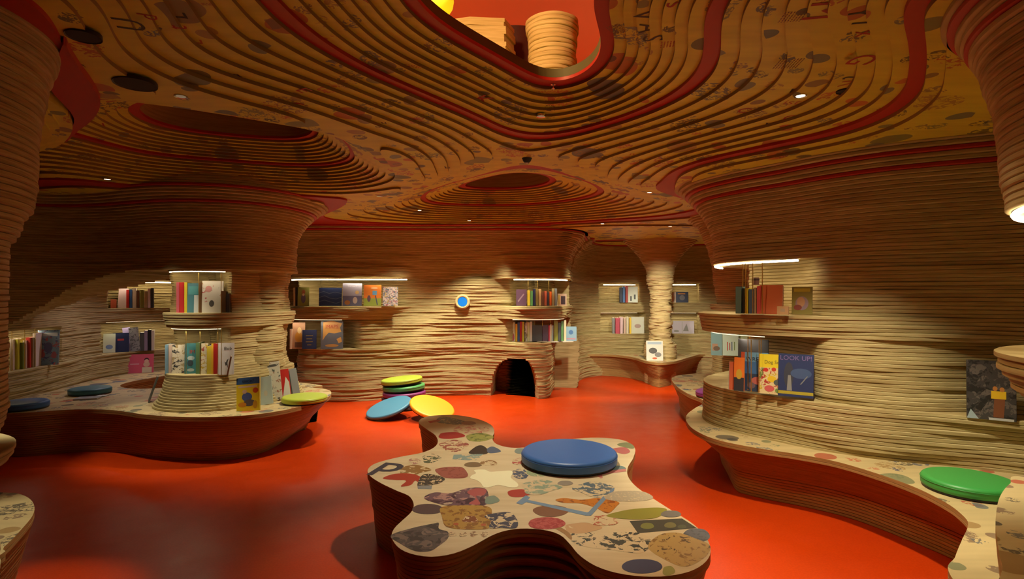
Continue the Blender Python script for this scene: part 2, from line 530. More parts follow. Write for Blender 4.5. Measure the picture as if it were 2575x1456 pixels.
# chimneys above the three openings (edge only)
v, f, fm = sheet(16, 15.4, 16, zc(16), True, .05)
fe = [q for q, m_ in zip(f, fm) if m_ == 1]
mainf = [q for q in fe if v[q[0]][1] < 4.0 and abs(v[q[0]][0]) < 1.2]
dishf = [q for q in fe if q not in set(mainf)]
mesh_obj('opening_rim', v, mainf, M['olive'], ceiling, 60)
v2 = [(p[0], p[1], p[2] + (.30 if abs(p[2] - zc(16) - .05) < 1e-6 else 0)) for p in v]
mesh_obj('recess_lining', v2, dishf, M['ply_fine'], ceiling, 60)
cp = MB(); cp.box(-3.6, -1.0, 3.2, 5.2, zc(16) + .34, zc(16) + .36); cp.box(-.9, .9, 5.6, 7.1, zc(16) + .34, zc(16) + .36)
cp.build('recess_cap', M['ply_fine'], ceiling)
# the red layer under the lowest sheet is the wall's own; cover above everything outside the opening
cv = MB()
for (x0, x1, y0, y1) in [(-5.6, -1.3, -3.2, 10.8), (1.3, 4.6, -3.2, 10.8), (-1.3, 1.3, -3.2, .4), (-1.3, 1.3, 4.3, 10.8)]:
    cv.box(x0, x1, y0, y1, zc(16) + .37, zc(16) + .40)
cv.build('upper_deck', M['ply_fine'], ceiling)
# red leaf-shaped sheet and two pale ones hung under the ceiling beside the left column
mb = MB(); mb.slab(leaf[:, :2], zc(-1) - .048, zc(-1) + .03); mb.build('plywood_sheet', M['red_edge'], ceiling, 50)
for (dz, lst) in ((.056, [(90, 205), (125, 222), (160, 250), (182, 285), (176, 315), (150, 342), (105, 358), (80, 340)]), (.068, [(90, 225), (125, 250), (148, 285), (146, 315), (122, 340), (90, 350)]), (.080, [(90, 250), (110, 268), (125, 295), (118, 325), (90, 340)])):
    c_, _ = resample([P(*q_, zc(-1)) for q_ in lst], .02, True)
    mb = MB(); mb.slab(c_, zc(-1) - dz, zc(-1) + .03); mb.build('plywood_sheet', [M['ceil'], M['ceil']], ceiling, 50)

# ================================================================== layered plywood walls
LT = 0.022                                             # thickness of a wall layer

class Front:
    """an open front line in plan with the room on its left-hand normal side (flip=-1 for the right-hand side)"""
    def __init__(self, pts, step=.022, flip=1, closed=False):
        self.c, self.s = resample(pts, step, closed)
        self.n = normals(self.c, closed) * flip
        self.closed = closed
    def u(self, p):
        return self.s[np.argmin(np.hypot(self.c[:, 0] - p[0], self.c[:, 1] - p[1]))]
    def at(self, s):
        return np.array([np.interp(s, self.s, self.c[:, 0]), np.interp(s, self.s, self.c[:, 1])])
    def nrm(self, s):
        return np.array([np.interp(s, self.s, self.n[:, 0]), np.interp(s, self.s, self.n[:, 1])])

def window(s, a, b, w=.04):
    return smooth(a - w, a + w, s) * (1 - smooth(b - w, b + w, s))

def wtap(s, a, b, wa, wb):
    return smooth(a - wa, a + wa, s) * (1 - smooth(b - wb, b + wb, s))

def ripples(s, k, seed, amp):
    """uneven sawn edges: broad waves shared by neighbouring layers plus a little of each layer's own"""
    a = vnoise(s * 1.3 + seed, np.full_like(s, k * .16 + seed * 3)) * amp * .9
    b = vnoise(s * 2.6 + seed * 5 + k * 7.31, np.full_like(s, k * .93)) * amp * .85
    return a + b + ((k * 2654435761 % 97) / 97 - .5) * amp * .6

def layered_wall(name, front, offset, z0, z1, seed, mat='ply', amp=.012, red=(), separate=False, lt=LT, parent=None, mask=None, ripple=None, deep=.4):
    """front offset by offset(s,z); each layer reaches back into the wall at least by deep"""
    root = parent or empty(name)
    mb = MB(); mats = [M[mat], M['red_edge']]
    nl = int(round((z1 - z0) / lt))
    for k in range(nl):
        za, zb = z0 + k * lt, z0 + (k + 1) * lt
        zm = (za + zb) / 2
        amp_k = amp if ripple is None else amp * ripple(front.s, zm)
        o = offset(front.s, zm) + ripples(front.s, k, seed, 1.0) * amp_k
        poly = front.c[:, :2] + front.n * o[:, None]
        inner = front.c[:, :2] + front.n * np.minimum(o - .06, -(deep(front.s) if callable(deep) else deep))[:, None]
        if mask is not None:
            keep = mask(front.s, zm)
            if keep is None: continue
            poly = poly[keep]; inner = inner[keep]
        isred = 1 if k in red else 0
        if separate:
            m1 = MB(); m1.strip(poly, inner, za, zb, 0, front.closed)
            m1.build('plywood_layer', mats[isred], root, 40)
        else:
            mb.strip(poly, inner, za, zb, isred, front.closed)
    if separate: return root
    if parent is None:
        bpy.data.objects.remove(root)
        return mb.build(name, mats, None, 40)
    return mb.build('plywood_layers', mats, root, 40)

def flare(z, amount, z0=1.85, z1=2.33, p=2.2):
    return amount * np.clip((z - z0) / (z1 - z0), 0, 1) ** p

# ---------------------------------------------------------------- back wall
fb = Front([(-2.75, 8.7), (-3.02, 8.2), (-3.08, 7.75), (-2.90, 7.45), (-2.5, 7.36), (-2.0, 7.36), (-1.4, 7.38), (-.8, 7.40), (-.2, 7.40), (.3, 7.38), (.6, 7.46), (.76, 7.7), (.84, 8.1), (.95, 8.6), (1.0, 9.2)], flip=-1)
def U(front, px, d): return front.u(A(px, d))
B = dict(l0=U(fb, 722, 7.5), l1=U(fb, 1035, 7.4), sh1=U(fb, 960, 7.4), low1=U(fb, 872, 7.4), r0=U(fb, 1290, 7.4), r1=fb.u((.74, 7.6)), cyl0=U(fb, 1262, 7.4), mid=U(fb, 1150, 7.4))
def off_back(s, z):
    left = 1 - smooth(B['low1'] - .1, B['mid'] - .1, s)
    right = smooth(B['cyl0'] - .45, B['cyl0'] + .35, s)
    # deep belly of the lower wall between the two shelf ends
    belly = float(np.interp(z, [0, .5, .8, 1.15, 1.4, 1.64], [-.60, -.50, -.42, -.38, -.38, -.38]))
    wob = .05 * np.sin(s * 2.3 + z * 3.0) + .035 * np.sin(s * 4.1 - z * 5)
    low = belly + wob
    base_l = -.06 - .05 * smooth(.1, .6, z)
    base_r = -.30 + .0 * z
    o = low * (1 - left) * (1 - right) + base_l * left + base_r * right
    if z > 1.64:
        mid = smooth(B['l1'] - .25, B['l1'] + .3, s) * (1 - smooth(B['r0'] - .35, B['r0'] - .02, s))
        o = np.zeros_like(s) + flare(z, .30) + .02 * np.sin(s * 1.7) - .38 * mid * (1 - smooth(1.62, 2.15, z))
        return o
    o = np.where(z > 1.12, o * 1.0, o)
    if 1.27 < z <= 1.64:                                # upper niches
        wl_ = wtap(s, B['l0'], B['l1'] - .12, .06, .26)
        o = o * (1 - wl_) - .40 * wl_ - .16 * window(s, B['r0'], B['r1'] + .6, .06)
    elif 1.10 < z <= 1.27:                              # jutting middle shelf, tapering into the wall
        ed = (1.27 - z) / .17
        tl = 1 - smooth(B['sh1'] - .15 - .5 * ed, B['sh1'] + .45 - .4 * ed, s)
        tr = smooth(B['r0'] - .25, B['r0'] + .12, s)
        o = o * (1 - tl) * (1 - tr) + (.04 - .05 * ed) * tl + (-.02 - .03 * ed) * tr
    elif .70 < z <= 1.10:
        o = o - .34 * wtap(s, B['l0'], B['low1'] + .05, .05, .16)
        if z > .75: o = o - .30 * window(s, B['cyl0'] + .1, B['r1'] + .9, .08)
    if z <= .76:                                        # round book counter at the right-hand end
        bump = window(s, B['cyl0'] + .08, B['r1'] + .75, .16)
        o = np.where(bump > 0, o * (1 - bump) + bump * (-.26 + .03 * z), o)
    if z < .56:                                         # crawl-through arch
        hw = .30 * math.sqrt(max(0.0, 1 - (z / .56) ** 2.6)) + .02
        cs = U(fb, 1300, 7.75)
        o = o - .55 * window(s, cs - hw, cs + hw, .025)
    return o
RED_TOP = lambda z0, zs: {int((z - z0) / LT) for z in zs}
wb = layered_wall('wall_back', fb, off_back, 0, 2.46, 1.0, amp=.018, deep=lambda s: np.where(s < B['r1'] + .25, .9, .45), red=RED_TOP(0, (2.33, 2.27)))
tag(wb, 'long layered plywood back wall with book niches, round counter and crawl arch', 'wall', kind='structure')

# ---------------------------------------------------------------- alcove wall beyond
fa = Front([(.9, 8.6), (1.0, 9.3), (1.35, 9.85), (2.0, 10.05), (2.8, 10.05), (3.5, 9.8), (3.9, 9.3), (3.9, 8.3), (3.6, 7.4)], flip=-1)
def off_alc(s, z):
    o = .03 * np.sin(s * 2 + z * 3)
    if z > 1.64: return o + .05 + flare(z, .35)
    a0, a1, b0, b1 = U(fa, 1508, 9.95), U(fa, 1606, 10.0), U(fa, 1682, 10.0), U(fa, 1752, 9.9)
    if z > 1.30: o = o - .22 * (window(s, a0, a1, .03) + window(s, b0, b1, .03))
    elif z > 1.12: o = o + .02
    elif .74 < z < 1.12: o = o - .22 * (window(s, a0 + .05, a1 + .1, .03) + window(s, b0, b1, .03))
    elif z <= .74: o = o + .10
    return o
wa = layered_wall('wall_alcove', fa, off_alc, 0, 2.46, 2.0, amp=.016, red=RED_TOP(0, (2.30,)))
tag(wa, 'far plywood wall of the alcove with lit book niches behind the rippled column', 'wall', kind='structure')

# ---------------------------------------------------------------- left alcove wall
fl_ = Front([(-4.45, 3.4), (-4.55, 4.2), (-4.72, 4.9), (-4.83, 5.36), (-5.0, 6.1), (-5.12, 6.8), (-4.98, 7.4), (-4.6, 7.8), (-4.0, 8.1), (-3.4, 8.5), (-2.6, 8.9)], flip=-1)
LA = dict(a0=fl_.u(A(22, 5.3)), a1=fl_.u(A(146, 6.1)), b0=fl_.u(A(252, 7.0)), b1=fl_.u((-4.4, 7.95)))
def off_left(s, z):
    o = .03 * np.sin(s * 2.4 + z * 2)
    if z > 1.62: return o + .03 + flare(z, .3)
    if 1.25 < z: o = o - .22 * window(s, LA['b0'] + .1, LA['b1'], .05)
    elif z > 1.10: o = o + .05 * window(s, LA['b0'], LA['b1'], .1)
    elif .68 < z < 1.08: o = o - .22 * (window(s, LA['a0'], LA['a1'], .04) + window(s, LA['b0'], LA['b1'], .05))
    elif z <= .68: o = o + .04
    return o
wl = layered_wall('wall_left', fl_, off_left, .396, 2.46, 3.0, amp=.016)
tag(wl, 'curved plywood wall of the left alcove with small lit book niches', 'wall', kind='structure')

# upper wall spanning from the shelf pillar to the left wall; its underside rises in an arch
fu = Front([(-4.95, 4.7), (-4.62, 4.95), (-4.3, 5.15), (-4.0, 5.2), (-3.6, 5.13), (-3.2, 5.0), (-2.85, 4.93), (-2.5, 5.0), (-2.28, 5.22), (-2.2, 5.55), (-2.3, 5.9), (-2.6, 6.1)], flip=-1)
def arch_s(z):                                          # how far from the left end the layer reaches below the soffit
    px = np.interp(z, [1.15, 1.21, 1.32, 1.45, 1.52, 1.58, 1.62, 1.64], [30, 60, 108, 150, 185, 230, 270, 330])
    return fu.u(A(px, 5.12))
def mask_u(s, z):
    if z >= 1.645: return np.ones(len(s), bool)
    k = s <= arch_s(z)
    return k if k.sum() > 2 else None
def off_up(s, z):
    return flare(z, .34) + .02 * np.sin(s * 2 + z)
wu = layered_wall('wall_upper_left', fu, off_up, 1.16, 2.46, 4.0, amp=.010, deep=.75, mask=mask_u, red=RED_TOP(1.16, (2.33, 2.22)))
tag(wu, 'dark overhanging plywood wall arching from the shelf pillar to the left alcove', 'wall', kind='structure')

# ---------------------------------------------------------------- right wall
fr = Front([(3.3, 6.2), (2.75, 5.75), (2.1, 5.2), (1.74, 4.78), (1.66, 4.42), (1.78, 4.12), (1.95, 3.90), (2.12, 3.66), (2.33, 3.46), (2.57, 3.33), (2.86, 3.18), (3.10, 2.95), (3.16, 2.6), (3.0, 2.25), (2.75, 1.95), (2.6, 1.5), (2.55, .8), (2.6, -.5)], flip=1)
fr.n = -fr.n if np.dot(fr.nrm(fr.u((2.12, 3.66))), (-1, -1)) < 0 else fr.n
R = dict(n0=fr.u((2.2, 5.3)), n1=fr.u(A(2052, 3.85)), e=fr.u(A(2120, 3.62)), k0=fr.u((2.66, 3.29)), k1=fr.u((3.12, 2.85)))
def off_right(s, z):
    o = .03 * np.sin(s * 1.9 + z * 2.4)
    if z > 1.66: return o * .4 + flare(z, .34, 1.75)
    right = smooth(R['n1'] - .1, R['n1'] + .9, s)
    o = o - .05 * right * smooth(.5, 1.2, z)
    nich = smooth(R['n0'] - .06, R['n0'] + .06, s) * (1 - smooth(R['n1'] - .34, R['n1'] + .16, s))
    if z > 1.28: o = o - .30 * nich
    elif z > 1.12:
        ed = (1.28 - z) / .16
        tl = 1 - smooth(R['n1'] - .25, R['n1'] + .6 - .3 * ed, s)
        o = o + (.10 - .035 * ed) * tl
    elif .715 < z: o = o - .30 * nich
    else: o = o + (.09 - .10 * (z - .4)) * (1 - smooth(R['n1'] - .1, R['n1'] + .8, s)) + .03
    if .70 < z < 1.12: o = o - .10 * window(s, R['k0'], R['k1'], .25)
    elif .60 < z <= .70: o = o + .07 * window(s, R['k0'], R['k1'], .22) * smooth(.58, .70, z)
    return o
wr = layered_wall('wall_right', fr, off_right, .392, 2.46, 6.0, amp=.0145, separate=True, lt=.0245, red={int((2.17 - .392) / .0245), int((2.24 - .392) / .0245)},
                  ripple=lambda s, z: .45 + .75 * smooth(R['n1'] - .3, R['n1'] + .5, s) * (1 - smooth(1.35, 1.75, z)))
tag(wr, 'sweeping layered plywood wall with red sheets on top and shelf nose', 'wall', kind='structure')

# closing walls behind the viewer
cw = MB(); cw.box(-5.7, 4.4, -3.3, -3.1, 0, 2.6); cw.box(-5.75, -5.55, -3.2, 3.6, 0, 2.6); cw.box(4.2, 4.4, -3.2, -.4, 0, 2.6); cw.box(4.3, 4.5, 6, 7.6, 0, 2.6)
tag(cw.build('wall_rear', M['ply_fine']), 'plain plywood wall closing the room behind the viewer', 'wall', kind='structure')

# ---------------------------------------------------------------- round columns
def round_column(name, label, c, prof, seed, amp, mat='ply', z0=0., z1=2.46, sq=(1, 1), ripple=None, lt=LT, reds=()):
    """prof: list of (z, radius)"""
    n = 96
    a = np.linspace(0, 2 * math.pi, n, endpoint=False)
    fc = Front([(c[0] + math.cos(t) * sq[0], c[1] + math.sin(t) * sq[1]) for t in np.linspace(0, 2 * math.pi, 16, endpoint=False)], step=2 * math.pi / n, closed=True)
    mb = MB(); s = a
    zs = [p[0] for p in prof]; rs = [p[1] for p in prof]
    k = 0; z = z0
    while z < z1 - 1e-6:
        r = np.interp(z + lt / 2, zs, rs)
        am = amp * (1 if ripple is None else ripple(z))
        o = r + (vnoise(np.cos(a) * 1.1 + seed * 3 + 10, np.sin(a) * 1.1 + k * .21 + seed + 10) * .9 + vnoise(np.cos(a) * 1.6 + k * 5.3 + 20, np.sin(a) * 1.6 + seed + 20) * .7) * am
        mb.strip(np.stack([c[0] + np.cos(a) * o, c[1] + np.sin(a) * o], 1), np.stack([c[0] + np.cos(a) * o * .6, c[1] + np.sin(a) * o * .6], 1), z, z + lt, 1 if any(z <= q < z + lt for q in reds) else 0, True)
        z += lt; k += 1
    o = mb.build(name, [M[mat], M['red_edge']], None, 40)
    tag(o, label, 'column', kind='structure')
    return o

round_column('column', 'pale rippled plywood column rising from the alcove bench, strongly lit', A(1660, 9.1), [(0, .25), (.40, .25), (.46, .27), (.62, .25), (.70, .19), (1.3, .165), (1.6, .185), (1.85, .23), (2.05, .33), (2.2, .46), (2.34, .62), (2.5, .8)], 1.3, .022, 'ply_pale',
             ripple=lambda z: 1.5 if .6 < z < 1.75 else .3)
round_column('column', 'slim dark plywood column behind the right-hand shelf nose', (2.74, 6.42), [(0, .30), (.40, .36), (.44, .42), (.76, .39), (.77, .30), (1.24, .30), (1.25, .42), (1.32, .42), (1.33, .36), (1.7, .40), (2.0, .46), (2.2, .56), (2.4, .8)], 2.7, .012)
round_column('column', 'dark plywood column filling the left edge of the room', (-2.2, 1.80), [(0, .40), (.60, .40), (.74, .395), (.9, .40), (1.0, .425), (1.4, .428), (1.60, .43), (1.625, .455), (1.70, .475), (1.715, .495), (1.80, .505), (2.0, .515), (2.2, .545), (2.4, .60), (2.5, .62)], 3.9, .005)
round_column('column', 'dark plywood column at the right edge with a glowing ring light', (2.0, 1.45), [(0, .42), (.6, .42), (.62, .38), (1.0, .37), (1.62, .44), (1.655, .47), (1.68, .535), (2.0, .57), (2.15, .61), (2.25, .66), (2.30, .70), (2.5, .72)], 4.4, .005, reds=(2.215, 2.27))

# ================================================================== benches and the seat island
def seat_block(name, label, pts, ztop, mat_top, mat_side, over, lt=.02, seed=0., amp=.003, cat='bench', prof=None, lip=2, groove=None, group=None, zbase=0.):
    """closed outline (x, y, overhang factor); every layer is an object of its own; the printed top sheet is the last"""
    root = empty(name)
    tag(root, label, cat, group)
    c, s = resample(pts, .03, True)
    n = normals(c, True)
    if area(c) > 0: n = -n                              # outward
    nl = int(round(ztop / lt))
    for k in range(int(round(zbase / lt)), nl):
        za, zb = k * lt, (k + 1) * lt
        h = 1 - (zb / ztop)
        o = -over * c[:, 2] * (prof(h) if prof else h ** 1.1) + vnoise(s * 1.5 + seed, np.full_like(s, k * .7 + seed)) * amp
        if groove is not None: o = o + groove(c, k)
        if k >= nl - lip: o = o * 0
        poly = c[:, :2] + n * o[:, None]
        mb = MB()
        if k == nl - 1: mb.slab(poly, za, zb, 0, 1)
        else: mb.strip(poly, c[:, :2] + n * (min(float(o.min()), 0) - .10), za, zb, 0, True)
        mb.build('top_sheet' if k == nl - 1 else 'plywood_layer', [mat_side, mat_top], root, 50)
    return root

SEAT_Z = .40
q = lambda lst: [(*P(px, py, SEAT_Z), w) for (px, py, w) in lst]
# left bench
left_pts = q([(-60, 1042, .5), (60, 1038, .4), (180, 1030, .4), (280, 1031, .4), (370, 1043, .5), (480, 1049, .6), (600, 1046, .8), (700, 1034, 1.2), (780, 1016, 1.7), (822, 1000, 1.9), (833, 988, 1.8), (822, 979, 1.3), (785, 974, .8)])
left_pts += [(-2.15, 6.3, .3), (-2.6, 6.55, .3), (-3.2, 6.5, .3), (-3.7, 6.2, .2), (-4.1, 6.07, .2), (-4.42, 6.28, .2), (-4.5, 6.62, .2), (-4.42, 7.05, .2), (-4.35, 7.6, .2), (-4.95, 7.8, .1), (-5.3, 6.8, 0), (-5.3, 5.2, 0), (-5.2, 4.6, 0)]
seat_block('reading_bench', 'long curved plywood bench with printed top under the left shelf pillar', left_pts, SEAT_Z, M['seat'], M['ply_fine'], .21, seed=1)
# right bench
right_pts = q([(1690, 950, .4), (1700, 970, .5), (1730, 990, .5), (1762, 1003, .5), (1768, 1014, .6), (1748, 1026, .9), (1728, 1042, 1.2), (1726, 1058, 1.3), (1745, 1080, 1.2), (1800, 1105, .9), (1900, 1126, .9), (2000, 1141, .9), (2100, 1160, .9), (2200, 1189, .9), (2300, 1225, 1.0), (2380, 1265, 1.1), (2425, 1300, 1.1), (2434, 1322, 1.1), (2418, 1360, 1.0), (2402, 1400, .9), (2392, 1450, .8)])
right_pts += [(1.40, 1.5, .6), (1.42, 1.0, .5), (1.7, .7, .2), (3.3, .7, 0), (3.4, 3.2, 0), (2.6, 4.2, 0), (3.0, 5.6, 0), (3.2, 7.2, .1), (2.7, 7.35, .3), (2.25, 7.2, .4)]
seat_block('reading_bench', 'wavy plywood bench with printed top along the right wall', right_pts, SEAT_Z, M['seat'], M['ply_fine'], .24, seed=2, prof=lambda h: min(1, h * 1.9) * .75 + .25 * h)
# alcove bench
alc_pts = [(1.0, 9.62, 1.)] + q([(1480, 891, 1.), (1540, 892, 1.), (1590, 898, .9), (1625, 908, .75), (1662, 912, .7), (1700, 908, .75), (1735, 898, .9), (1770, 891, 1.)])
alc_pts += [(3.85, 9.55, .8), (4.2, 9.9, 0), (3.6, 10.4, 0), (1.5, 10.4, 0), (.75, 10.0, 0)]
seat_block('reading_bench', 'small bench with printed top curving out of the far alcove', alc_pts, SEAT_Z, M['seat'], M['ply_fine'], .17, seed=3, prof=lambda h: min(1, h * 1.6))
# low tables cut off by the picture's edges
t1 = q([(0, 1238, .5), (40, 1240, .5), (72, 1252, .6), (86, 1272, .6), (82, 1296, .6), (55, 1330, .6), (10, 1375, .6), (-60, 1420, .6)]) + [(-2.3, 1.3, .3), (-2.9, 1.4, 0), (-3.2, 2.2, 0), (-2.9, 2.9, .2)]
seat_block('low_table', 'pale printed low table around the dark column at the left edge', t1, SEAT_Z, M['seat'], M['ply_fine'], .16, seed=4, cat='table')
t2 = [(*P(px, py, .62), w) for (px, py, w) in [(2580, 1198, .5), (2540, 1216, .5), (2514, 1250, .6), (2504, 1300, .6), (2506, 1350, .6), (2520, 1420, .6), (2560, 1520, .5)]] + [(1.55, 1.12, .2), (2.2, 1.1, 0), (2.6, 1.5, 0), (2.56, 2.15, 0)]
seat_block('counter_block', 'printed plywood counter standing on the bench at the right edge', t2, .62, M['seat'], M['ply'], .10, seed=5, cat='counter', zbase=.40)
# round shelves wrapped around the two edge columns
def ring_shelf(name, label, c, r, z0, z1, lt=.02, seed=0):
    root = empty(name); tag(root, label, 'shelf')
    k = 0; z = z0
    while z < z1 - 1e-6:
        a = np.linspace(0, 2 * math.pi, 72, endpoint=False)
        t = (z - z0) / (z1 - z0)
        rr = r - .13 * (1 - t) ** 2 + .006 * math.sin(k * 2.1 + seed)
        mb = MB(); mb.strip(np.stack([c[0] + np.cos(a) * rr, c[1] + np.sin(a) * rr], 1), np.stack([c[0] + np.cos(a) * rr * .55, c[1] + np.sin(a) * rr * .55], 1), z, z + lt, 0, True)
        mb.build('plywood_layer', M['ply'], root, 50)
        z += lt; k += 1
    return root
ring_shelf('round_shelf', 'thick rounded plywood shelf around the column at the right edge', (2.0, 1.45), .565, 1.03, 1.23)
ring_shelf('round_shelf', 'small stepped plywood shelf on the column at the left edge', (-2.2, 1.80), .455, .74, .86, seed=1)

# ---------------------------------------------------------------- shelf pillar on the left bench
pil = empty('shelf_pillar')
tag(pil, 'layered plywood pillar with open book shelves standing on the left bench', 'shelving')
ft = Front([(-2.3, 5.75), (-2.45, 5.25), (-2.62, 5.02), (-2.85, 4.95), (-3.08, 5.03), (-3.22, 5.25), (-3.24, 5.55), (-3.05, 5.85), (-2.7, 6.0), (-2.42, 5.95)], step=.02, closed=True)
if np.dot(ft.nrm(ft.u((-2.85, 4.95))), (0, -1)) < 0: ft.n = -ft.n
T = dict(a=ft.u(A(420, 5.12)), b=ft.u(A(572, 5.08)))
TA, TB = min(T['a'], T['b']), max(T['a'], T['b'])
def off_tower(s, z):
    o = np.zeros_like(s) + .008 * math.sin(z * 21)
    if z < .70: return o + .11 * (1 - (z - .4) / .30) ** 1.5 + .02
    if 1.12 < z < 1.25: return o + .035
    if z < 1.64:
        w = window(s, TA, TB, .03)
        o = o - .02 - .03 * (abs(z - .92) < .2) * (1 - ((z - .92) / .2) ** 2)
        o = o * (1 - w) - .33 * w
    return o
layered_wall('shelf_tower', ft, off_tower, .40, 1.66, 8.0, amp=.008, parent=pil, deep=.34)
# main shaft
mb = MB(); a = np.linspace(0, 2 * math.pi, 90, endpoint=False)
for k in range(int(1.26 / LT)):
    z = .40 + k * LT
    r = np.interp(z, [.4, .55, 1.1, 1.4, 1.66], [.315, .29, .27, .285, .31])
    o = r + (vnoise(np.cos(a) * 1.2 + 31, np.sin(a) * 1.2 + k * .33) * .012 + vnoise(np.cos(a) * 1.8 + k * 4.7 + 9, np.sin(a) * 1.8 + 5) * .012)
    mb.strip(np.stack([-2.59 + np.cos(a) * o, 5.60 + np.sin(a) * o], 1), np.stack([-2.59 + np.cos(a) * o * .6, 5.60 + np.sin(a) * o * .6], 1), z, z + LT, 0, True)
mb.build('shaft', [M['ply']], pil, 40)

# ---------------------------------------------------------------- seat island in the middle of the floor
def island_mat():
    m, nt, b = newmat('island_birch_face')
    n = noise(nt, mapping(nt, (1.5, 10, 2), rot=(0, 0, .5)), 1.6, 4, .6)
    lk(nt, ramp(nt, n.outputs['Fac'], [(.3, (.66, .52, .31)), (.7, (.76, .63, .41))]), b.inputs['Base Color'])
    b.inputs['Roughness'].default_value = .42
    b.inputs['Specular IOR Level'].default_value = .3
    return m
isl = q([(1053, 1062, .4), (1068, 1049, .3), (1105, 1044, .3), (1150, 1044, .3), (1200, 1053, .3), (1234, 1068, .3), (1243, 1085, .3), (1238, 1102, .3), (1250, 1117, .3), (1290, 1126, .3), (1345, 1122, .3), (1400, 1110, .3), (1460, 1102, .3), (1520, 1101, .3), (1570, 1108, .3), (1596, 1126, .3), (1593, 1150, .4), (1579, 1175, .4), (1579, 1197, .4), (1598, 1222, .5), (1640, 1252, .5), (1690, 1284, .5), (1742, 1317, .5), (1776, 1352, .5), (1787, 1384, .6), (1776, 1411, .6), (1742, 1434, .6), (1690, 1447, .7), (1630, 1450, .8), (1562, 1443, .9), (1502, 1425, 1.0), (1458, 1397, 1.1), (1432, 1367, 1.1), (1408, 1345, 1.1), (1370, 1333, 1.1), (1320, 1329, 1.1), (1278, 1333, 1.1), (1238, 1346, 1.0), (1190, 1372, .9), (1140, 1392, .8), (1084, 1400, .6), (1032, 1392, .5), (1000, 1375, .4), (985, 1350, .4), (992, 1328, .4), (1017, 1304, .4), (1036, 1285, .4), (1040, 1266, .4), (1028, 1247, .4), (998, 1234, .4), (958, 1215, .4), (931, 1197, .4), (925, 1181, .4), (945, 1165, .4), (1000, 1150, .4), (1058, 1139, .4), (1090, 1126, .4), (1101, 1111, .4), (1094, 1094, .4), (1074, 1080, .4)])
def island_groove(c, k):
    notch = smooth(1.0, 1.1, c[:, 2]) * 0 + np.clip((c[:, 2] - .85) / .25, 0, 1)
    return notch * (-.03 * ((k % 3) == 0) - .015 * ((k % 3) == 1))
island = seat_block('island_seat', 'large wavy plywood seat island covered in printed pictures in mid floor', isl, SEAT_Z, island_mat(), M['ply_fine'], .13, seed=7, cat='bench', groove=island_groove, prof=lambda h: h ** .8)

# ================================================================== ceiling fixtures and light
def phi_at(x, y):
    i = np.clip(np.searchsorted(gx, x) - 1, 0, len(gx) - 2); j = np.clip(np.searchsorted(gy, y) - 1, 0, len(gy) - 2)
    tx = (x - gx[i]) / GS; ty = (y - gy[j]) / GS
    return PH[j, i] * (1 - tx) * (1 - ty) + PH[j, i + 1] * tx * (1 - ty) + PH[j + 1, i] * (1 - tx) * ty + PH[j + 1, i + 1] * tx * ty
def ceil_at(px, py):
    """first sheet underside met by the sight line through the pixel"""
    for k in range(KMIN, KMAX + 1):
        x, y = P(px, py, zc(k))
        f = phi_at(x, y)
        if f < k + 1: return x, y, zc(k), k
    return x, y, zc(KMAX), KMAX
def ceil_z(x, y):
    return zc(max(KMIN, min(KMAX, math.floor(phi_at(x, y)))))

def spot(loc, power, angle=100, blend=.9, target=None, size=.05, col=WARM):
    d = bpy.data.lights.new('spot', 'SPOT')
    d.energy = power; d.color = col; d.spot_size = math.radians(angle); d.spot_blend = blend; d.shadow_soft_size = size
    o = bpy.data.objects.new('downlight_beam', d)
    COL.objects.link(o)
    o.location = loc
    if target is not None:
        v = Vector(target) - Vector(loc)
        o.rotation_euler = v.to_track_quat('-Z', 'Y').to_euler()
    return o

def downlight(label, px=None, py=None, xy=None, power=60, angle=110, target=None, r=.03, lit=True, blend=.6, col=WARM):
    if xy is None: x, y, z, k = ceil_at(px, py)
    else: x, y = xy
    z = min(ceil_z(x + r * 1.5 * math.cos(t), y + r * 1.5 * math.sin(t)) for t in np.linspace(0, 6.28, 13))
    o = empty('ceiling_downlight', (x, y, z))
    tag(o, label, 'downlight', 'recessed ceiling downlights')
    mb = MB(); mb.lathe([(r * .74, -.001), (r, -.004), (r * 1.02, 0), (r * 1.0, .01), (r * .74, .01)], 24)
    mb.build('trim_ring', M['chrome'], o, 40)
    mb = MB(); mb.lathe([(.001, -.0015), (r * .72, -.0015), (r * .72, .004), (.001, .004)], 24)
    mb.build('lens', M['lens'] if lit else M['lens_dim'], o, 40)
    if power:
        s = spot((x, y, z - .02), power, angle, blend, (target[0], target[1], target[2]) if target else (x, y, 0), col=col)
        s.parent = o; s.matrix_parent_inverse = Matrix.Translation((-x, -y, -z))
    return o

DL = [  # label, pixel, power, cone, target
    ('bright downlight above the stacked cushions, in the dish rings', (1180, 540), 265, 92, (-.5, 7.2, .0)),
    ('small downlight left of the bright one above the cushions', (1055, 525), 180, 90, (-1.45, 6.95, 0)),
    ('downlight on the pale ceiling tongue right of the back dish', (1633, 484), 175, 90, (1.25, 6.3, 0)),
    ('downlight above the alcove bench, at the edge of the back dish', (1515, 555), 250, 72, (1.75, 9.1, .0)),
    ('downlight beside the top of the pale alcove column', (1685, 569), 330, 62, (2.36, 9.05, .6)),
    ('downlight inside the dome in front of the round opening', (1360, 285), 160, 66, (.1, 3.15, 0)),
    ('downlight among the letters above the right bench', (2013, 241), 210, 76, (1.85, 3.12, .2)),
    ('downlight between the dark speaker disc and the left dish', (455, 242), 110, 32, (-2.15, 2.42, .4)),
    ('downlight on the ceiling strip above the left alcove', (270, 445), 85, 48, (-2.95, 4.95, .4)),
    ('small downlight above the left shelf pillar', (955, 493), 185, 80, (-1.8, 5.4, .2)),
]
